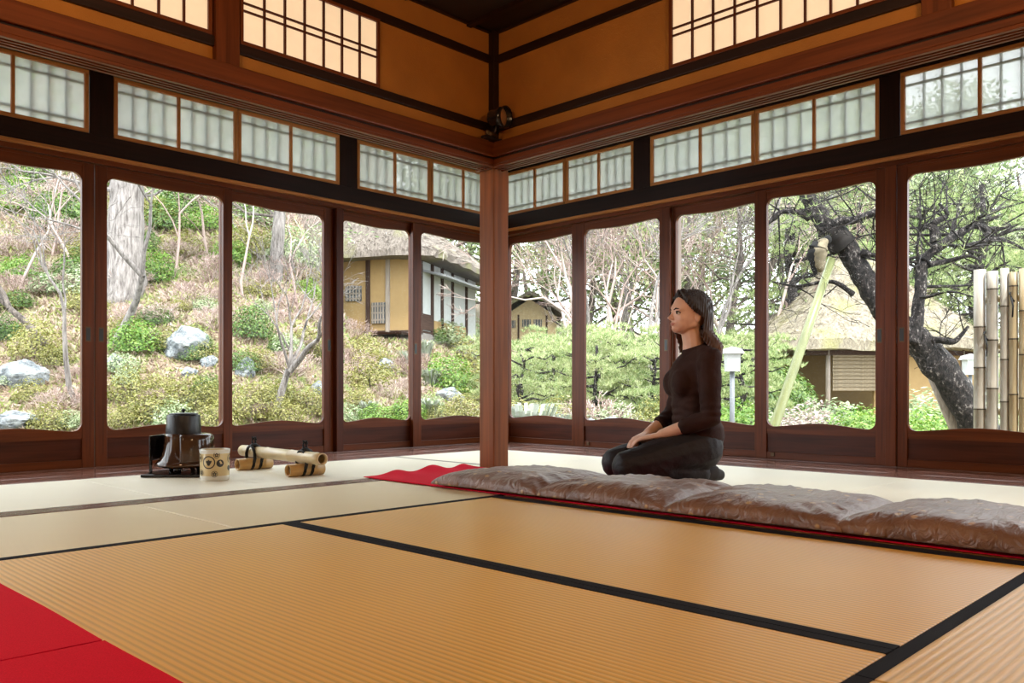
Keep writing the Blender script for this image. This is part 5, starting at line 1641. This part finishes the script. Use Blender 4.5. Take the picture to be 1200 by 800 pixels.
# ---- bamboo screen fence beside the building
M_NODE = plain('bamboo_node', (.07, .055, .04), rough=.6)
def fence():
    e = empty('bamboo_fence', (0, 0, 0), 0, 'upright bamboo culm fence tied with black cord outside the glass', 'fence')
    r_ = random.Random(3); X = 5.95
    t0 = at_depth(1141, 316, 1); s0 = X / (t0.x)
    y0 = t0.y * s0
    mats = [bamboo_mat('weathered_bamboo', (.52, .47, .40)), bamboo_mat('straw_bamboo', (.54, .42, .25)), bamboo_mat('gold_bamboo', (.56, .36, .16))]
    y = y0 - .035
    i = 0
    while y > y0 - 1.3:
        R = (.036, .034, .024, .026, .024, .025, .024)[i % 7] * r_.uniform(.95, 1.05)
        top = CAMH + (456.4 - 317) / FPX * (X * .716 + y * .698) + r_.uniform(-.012, .018)
        gz = -.5
        nodes = []; z = r_.uniform(.1, .3)
        while z < top - gz - .06: nodes.append(z); z += r_.uniform(.26, .36)
        c = culm(MB(), top - gz, R, nodes, .009).build('bamboo_culm', mats[0 if i < 3 else (1 if i < 5 else r_.choice((1, 2, 2)))], e, smooth=True, fix=True)
        c.location = (X, y, gz)
        rg = MB()
        for z in nodes: rg.lathe([(R * 1.0, z - .007), (R * 1.06, z - .004), (R * 1.06, z + .001), (R * 1.0, z + .002)], 16)
        rg.build('node_rings', M_NODE, c, smooth=True)
        MB().lathe([(0, -.02), (R - .008, -.02)], 16, (0, 0, top - gz)).build('culm_septum', M_BAM_IN, c)
        y -= R * 2.08; i += 1
    for z in (.72, 1.02, .30):
        MB().tube([(X + .05, y0, z), (X + .05, y0 - 1.3, z)], .022, 8).build('rail', mats[1], e, smooth=True)
    yy = y0 - .08; k = 0
    while yy > y0 - 1.2:
        z = (.78, 1.02)[k % 2] - .0
        pts = [Vector((X + .055 * math.cos(t), yy + .012 * math.sin(t), z + .03 * math.sin(t))) for t in [2 * PI * q / 12 for q in range(13)]]
        MB().tube(pts, .006, 5, cap=False).build('cord', M_CORD, e, smooth=True)
        MB().tube([(X - .055, yy, z), (X - .065, yy - .015, z - .06), (X - .06, yy - .01, z - .13)], .005, 5).build('cord_end', M_CORD, e, smooth=True)
        yy -= .145; k += 1
    return e
fence()

# ---- the big pine with its props
PD = 7.3
def pp(px, py, dd=0): return at_depth(px, py, PD + dd)
pine = empty('black_pine', (0, 0, 0), 0, 'old leaning pine with dark scaly trunk held up by poles', 'tree')
trk, _ = trunk_tube([pp(1215, 600, -.1), pp(1168, 535), pp(1120, 455), pp(1078, 402, .05), pp(1040, 368, .1), pp(1012, 325, .15), pp(990, 288, .2), pp(966, 262, .2), pp(945, 225, .25), pp(930, 180, .3)], [.17, .148, .13, .122, .104, .096, .092, .084, .07, .056], 18, .13, 2)
tko = trk.build('trunk', M_BARKD, pine, smooth=True)
rP = random.Random(23)
def limb(name, pts, rad, sub=10, L=.35, dep=3, sr=.014, seed=1, parent=pine):
    m, P = trunk_tube(pts, rad, 9, .16, seed)
    r_ = random.Random(seed); tips = []
    for k in range(sub):
        q, rr_ = P[int(len(P) * (.25 + .74 * k / sub))]
        a = Vector((r_.uniform(-1, 1), r_.uniform(-1, 1), r_.uniform(-.5, .9))).normalized()
        tips += twigs(m, q, a, L * r_.uniform(.6, 1.2), min(sr, rr_ * .7), dep, r_, .85, .10, (2, 3), .0022, 2)
    o = m.build(name, M_BARKD, parent, smooth=True)
    return tips
ptips = []
ptips += limb('branch', [pp(1068, 402), pp(1074, 375), pp(1078, 340, .02), pp(1082, 308, .05), pp(1096, 292, .05), pp(1120, 276, .1), pp(1142, 263, .15), pp(1160, 254, .2)], [.09, .06, .050, .046, .044, .038, .028, .016], 14, .42, 4, .016, 31)
ptips += limb('branch', [pp(1142, 263, .15), pp(1158, 272, .1), pp(1150, 288, 0), pp(1128, 290, -.1), pp(1170, 280, -.1), pp(1200, 292, -.1)], [.032, .028, .024, .020, .016, .010], 6, .35, 3, .010, 33)
ptips += limb('branch', [pp(1096, 292, .05), pp(1096, 276, .1), pp(1094, 262, .1), pp(1110, 252, .1), pp(1100, 238, .1)], [.05, .042, .03, .02, .01], 7, .35, 3, .010, 34)
ptips += limb('branch', [pp(1088, 310), pp(1110, 306), pp(1135, 300, -.1), pp(1150, 306, -.1)], [.03, .022, .014, .008], 5, .3, 3, .008, 35)
ptips += limb('branch', [pp(975, 290, .2), pp(982, 262, .1), pp(1000, 258, .1), pp(1022, 250, .0), pp(1050, 236, 0)], [.055, .04, .034, .028, .016], 8, .35, 3, .011, 36)
ptips += limb('branch', [pp(948, 255, .25), pp(930, 248, .2), pp(912, 250, .2), pp(895, 268, .2)], [.035, .028, .020, .010], 7, .38, 3, .010, 37)
ptips += limb('branch', [pp(1010, 295, .1), pp(1030, 300), pp(1050, 296)], [.03, .02, .012], 4, .3, 3, .008, 38)
ptips += limb('branch', [pp(1085, 400), pp(1100, 398, -.1), pp(1118, 400, -.15), pp(1135, 382, -.2)], [.045, .03, .022, .01], 5, .28, 3, .008, 39)
ptips += limb('branch', [pp(1000, 345, .1), pp(975, 330, .2), pp(935, 335, .3), pp(905, 330, .3)], [.03, .02, .014, .008], 5, .3, 3, .008, 40)
nm = MB()
for t in ptips:
    if t.z < 1.15: continue
    for k in range(1):
        if rP.random() < .25: tuft(nm, t, Vector((0, 0, .6)), .075, 9, .0022, rP)
nm.build('needles', L_PINE, pine)['kind'] = 'stuff'
# dark wrap round the trunk and a hanging straw sack where the prop meets it
wrp, _ = trunk_tube([pp(969, 266, .2), pp(979, 277, .2), pp(989, 289, .2)], [.112, .120, .118], 14, .14, 8)
wrp.build('trunk_wrap', plain('dark_hessian', (.022, .018, .017), rough=.95), pine, smooth=True)
sk, _ = trunk_tube([pp(968, 281, .02), pp(961, 294, .0), pp(960, 307, .0), pp(962, 319, .02)], [.03, .065, .055, .02], 10, .3, 9)
sk.build('straw_sack', plain('pale_hessian', (.20, .165, .11), rough=.95, var=.3, nscale=20), pine, smooth=True)
sk, _ = trunk_tube([pp(972, 278, .06), pp(954, 292, .02), pp(953, 308, .02), pp(956, 322, .04)], [.03, .055, .04, .015], 10, .3, 10)
sk.build('wrap_end', plain('black_hessian', (.012, .011, .012), rough=.95), pine, smooth=True)
M_PROP = bamboo_mat('green_bamboo', (.24, .26, .115))
g0 = at_depth(893, 540, PD - .3); g1 = pp(975, 303, .17)
rv = (g0 - g1).normalized(); L = (g1.z + .48) / -rv.z
tag(MB().tube([g1, g1 + rv * L * .35, g1 + rv * L * .7, g1 + rv * L], [.036, .040, .043, .045], 12).build('prop_pole', M_PROP, None, smooth=True), 'pale green wooden pole propping the pine trunk', 'pole')
g1 = pp(1090, 432, .22); rv = (at_depth(1122, 505, PD + .2) - g1).normalized(); L = (g1.z + .47) / -rv.z
tag(MB().tube([g1, g1 + rv * L * .5, g1 + rv * L], [.05, .06, .07], 12).build('prop_pole', W_PALEPOST['z'], None, smooth=True), 'short whitish pole propping the lowest bend of the pine', 'pole')

# ---- garden lamps
def garden_lamp(lab, px, py, d, wpx, hpx):
    p = at_depth(px, py, d); s = d / FPX
    gz = ground(p.x, p.y)
    e = empty('garden_lamp', (p.x, p.y, gz), math.atan2(RGT.y, RGT.x), lab, 'garden lamp')
    z = p.z - gz; w = wpx * s / 2; h = hpx * s / 2
    MB().tube([(0, 0, -.1), (0, 0, z - h)], .028, 10).build('post', plain('lamp_post', (.16, .17, .19), rough=.5), e, smooth=True)
    m = MB(); m.lathe([(0, z - h), (w * 1.2, z - h), (w * 1.3, z + h * .6), (0, z + h * .6)], 4, a0=PI / 4); m.build('lamp_box', plain('lamp_white', (.5, .51, .52), rough=.5), e, fix=True)
    m = MB(); m.lathe([(0, z + h * .6), (w * 1.9, z + h * .6), (w * 1.5, z + h), (0, z + h * 1.25)], 4, a0=PI / 4); m.build('lamp_cap', plain('lamp_roof', (.4, .41, .41), rough=.6), e, fix=True)
garden_lamp('white box garden lamp on a post behind the woman', 858, 422, 9.5, 17, 26)
garden_lamp('white box garden lamp beside the bamboo fence and hut', 1137, 428, 13.0, 14, 22)

# ---- low pines and shrubs of the flat garden (right-hand doors)
def pine_mesh(seed, pads=20, nt_=46):
    """low trained pine about 2 wide and 1.5 high: flat needle pads on crooked limbs"""
    r_ = random.Random(seed); m = MB(); nd_ = MB()
    m.tube([(0, 0, -.1), (.08, .02, .3), (-.05, .05, .65), (.05, 0, 1.0), (0, .02, 1.3)], [.045, .038, .03, .022, .01], 8)
    for k in range(pads):
        a = r_.uniform(0, 2 * PI); z = .22 + 1.15 * (k / pads); R = (1.0 - .55 * k / pads) * r_.uniform(.45, 1.0)
        e = Vector((math.cos(a) * R, math.sin(a) * R, z + r_.uniform(-.05, .1)))
        m.tube([(0, 0, z - .05), (e.x * .4, e.y * .4, z + r_.uniform(-.1, .05)), (e.x * .75, e.y * .75, z - .02), tuple(e)], [.018, .014, .010, .005], 5)
        pr_ = r_.uniform(.22, .38)
        for q in range(nt_):
            rr_ = pr_ * math.sqrt(r_.random()); t = r_.uniform(0, 2 * PI)
            p = e + Vector((math.cos(t) * rr_, math.sin(t) * rr_, .07 * (1 - (rr_ / pr_) ** 2) + r_.uniform(-.03, .03)))
            tuft(nd_, p, Vector((0, 0, .7)), .085, 9, .0055, r_)
    return [('branches', m.mesh('branches', M_BARKD, True)), ('needles', nd_.mesh('needles', L_PINE))]
PM = [pine_mesh(s) for s in (51, 52, 53)]
def low_pine(px, d, s, lab=None, group='low trained pines'):
    p = gpt(px, d); e = empty('low_pine', p, rnd.uniform(0, 6.28), lab or ('low trained pine with flat needle pads ' + region(p)), 'tree', group)
    for nm_, me in rnd.choice(PM):
        o = obj(nm_, me, e); o.scale = (s, s, s)
for px, d, s in ((612, 12.5, .95), (650, 14, 1.05), (700, 12.8, 1.05), (735, 13.5, 1.15), (765, 12.8, 1.0), (690, 17, 1.3), (640, 18.5, 1.2), (745, 18, 1.35), (800, 13, 1.1), (870, 13, 1.1), (585, 15, 1.0), (835, 15, 1.2), (890, 16.5, 1.2)):
    low_pine(px, d, s)
for k, px, d, w, h in (('olive', 600, 11.0, .9, .85), ('olive', 632, 10.8, .8, .8), ('twig', 690, 11.2, 1.1, .95), ('pale', 725, 11.2, .8, .75), ('olive', 662, 11.2, .9, .85), ('olive', 768, 11.2, .8, .8), ('bright', 870, 10.2, .8, .75), ('bright', 850, 11.5, .9, .8), ('pale', 890, 10.5, .8, .7),
                       ('pink', 945, 10.5, 1.0, .78), ('pink', 918, 10, .6, .6), ('pink', 962, 11.8, .9, .85), ('bright', 1000, 9.8, .85, .82), ('bright', 1030, 10.4, 1.0, .95), ('pale', 985, 11.5, 1.0, .95), ('bright', 1075, 9.8, .95, .9), ('bright', 1100, 10.6, 1.1, .85), ('pale', 1090, 12.5, 1.3, 1.0), ('bright', 1130, 10, .9, .7), ('dark', 905, 15.5, 1.4, 1.6), ('dark', 925, 18.5, 1.3, 1.3), ('pale', 1150, 12, 1.3, 1.0),
                       ('pale', 600, 22, 2.2, 1.4), ('olive', 640, 24, 2.2, 1.2), ('pale', 680, 22, 2.4, 1.5), ('pale', 720, 25, 2.4, 1.6), ('olive', 760, 22, 2.2, 1.5), ('pale', 800, 22, 2.4, 1.8), ('dark', 840, 24, 2.4, 2.0), ('pale', 880, 24, 2.6, 2.2), ('olive', 575, 20, 2.0, 1.2), ('olive', 620, 30, 3, 1.6), ('pale', 670, 32, 3, 1.8)):
    shrub(k, gpt(px, d), w, h)
for px, d, w, h, lab in ((655, 10.6, .8, .66, 'low grey rock under the pines'), (745, 9.8, .9, .72, 'blue-grey rock right of the bare low shrub'), (712, 10.4, .7, .70, 'dark grey rock between the low pines'), (768, 10.2, .55, .66, 'small grey rock beside the woman, beyond the glass'), (690, 10.8, .5, .66, 'mossy grey rock at the foot of a low pine')):
    rock(gpt(px, d), w, h, lab)

# ---- woods behind
_, T1 = leafy_tree('woodland_tree', 'airy pale green woodland tree behind the thatched roof', gpt(545, 52), 9.0, 6.0, L_PALE, M_BARK, 81, 5200, .12, group='airy woodland trees', z0=.15)
_, T2 = leafy_tree('woodland_tree', 'airy pale green woodland tree beyond the glass behind the woman', gpt(860, 30), 8.5, 6.5, L_PINE, M_BARK, 82, 6000, .11, group='airy woodland trees', z0=.12)
for i, (px, d, s) in enumerate(((690, 40, 1.1), (500, 50, 1.3), (800, 36, 1.15), (905, 34, 1.1), (1000, 38, 1.25), (1100, 34, 1.1), (1200, 36, 1.1), (1300, 33, 1.2), (740, 44, 1.1), (600, 48, 1.4), (680, 50, 1.4), (780, 48, 1.4), (860, 46, 1.4), (950, 46, 1.4), (1050, 46, 1.4), (1150, 46, 1.4), (1250, 46, 1.4), (640, 56, 1.6), (720, 58, 1.6), (820, 56, 1.6), (920, 56, 1.6), (500, 36, 1.2), (450, 38, 1.2))):
    copy_tree('woodland_tree', 'airy pale green woodland tree ' + region(gpt(px, d)), gpt(px, d), T1 if i % 2 else T2, s, 'airy woodland trees')
def bare_parts(H_, seed, r0, mat, depth=7):
    r_ = random.Random(seed); m = MB()
    twigs(m, Vector((0, 0, -.1)), Vector((.1, 0, 1)).normalized(), H_ * .32, r0, depth, r_, .55, .12, (2, 3), H_ * .0011, 2)
    return [('branches', m.mesh('branches', mat, True))]
BP = [bare_parts(6.5, s, .10, L_TWIG if s % 2 else M_BARKP) for s in (91, 92, 93)]
for i, (px, d, s) in enumerate(((678, 27, 1.0), (690, 24, .95), (705, 22, 1.0), (735, 24, 1.05), (760, 20, .95), (690, 28, 1.2), (790, 25, 1.0), (830, 22, 1.0), (880, 24, 1.05), (600, 52, 1.7), (720, 30, 1.3), (640, 54, 1.7), (685, 31, 1.2), (750, 32, 1.3), (805, 30, 1.2), (850, 30, 1.2), (710, 36, 1.4), (768, 27, 1.1), (905, 30, 1.1), (620, 58, 1.9))):
    copy_tree('bare_woodland_tree', 'tall leafless tree with pale twigs ' + region(gpt(px, d)), gpt(px, d), BP[i % 3], s, 'tall leafless trees')
# pine canopy beyond the propped pine
def canopy(seed, n):
    r_ = random.Random(seed); m = MB(); nd_ = MB()
    m.tube([(0, 0, -.2), (.2, .1, 1.5), (-.1, .2, 3.0), (.2, 0, 4.6), (.1, .1, 6)], [.22, .19, .16, .11, .05], 9)
    for k in range(n):
        a = r_.uniform(0, 2 * PI); z = 1.5 + 4.4 * k / n; R = (2.9 - 1.4 * k / n) * r_.uniform(.35, 1)
        e = Vector((math.cos(a) * R, math.sin(a) * R, z + r_.uniform(-.1, .3)))
        m.tube([(0, 0, z - .3), (e.x * .45, e.y * .45, z - .1 + r_.uniform(-.15, .15)), tuple(e)], [.06, .04, .012], 5)
        pr_ = r_.uniform(.5, .95)
        for q in range(46):
            rr_ = pr_ * math.sqrt(r_.random()); t = r_.uniform(0, 2 * PI)
            p = e + Vector((math.cos(t) * rr_, math.sin(t) * rr_, .14 * (1 - (rr_ / pr_) ** 2) + r_.uniform(-.08, .08)))
            tuft(nd_, p, Vector((0, 0, .6)), .19, 8, .010, r_)
    return [('branches', m.mesh('branches', M_BARKD, True)), ('needles', nd_.mesh('needles', L_PINE))]
CP = [canopy(101, 26), canopy(102, 26)]
for i, (px, d, s) in enumerate(((1012, 27, 1.1), (930, 26, 1.05), (1150, 26, 1.15), (1080, 30, 1.2), (1250, 22, 1.0))):
    copy_tree('tall_pine', 'tall pine with layered pale green needle pads behind the hut', gpt(px, d), CP[i % 2], s, 'tall pines behind the hut')
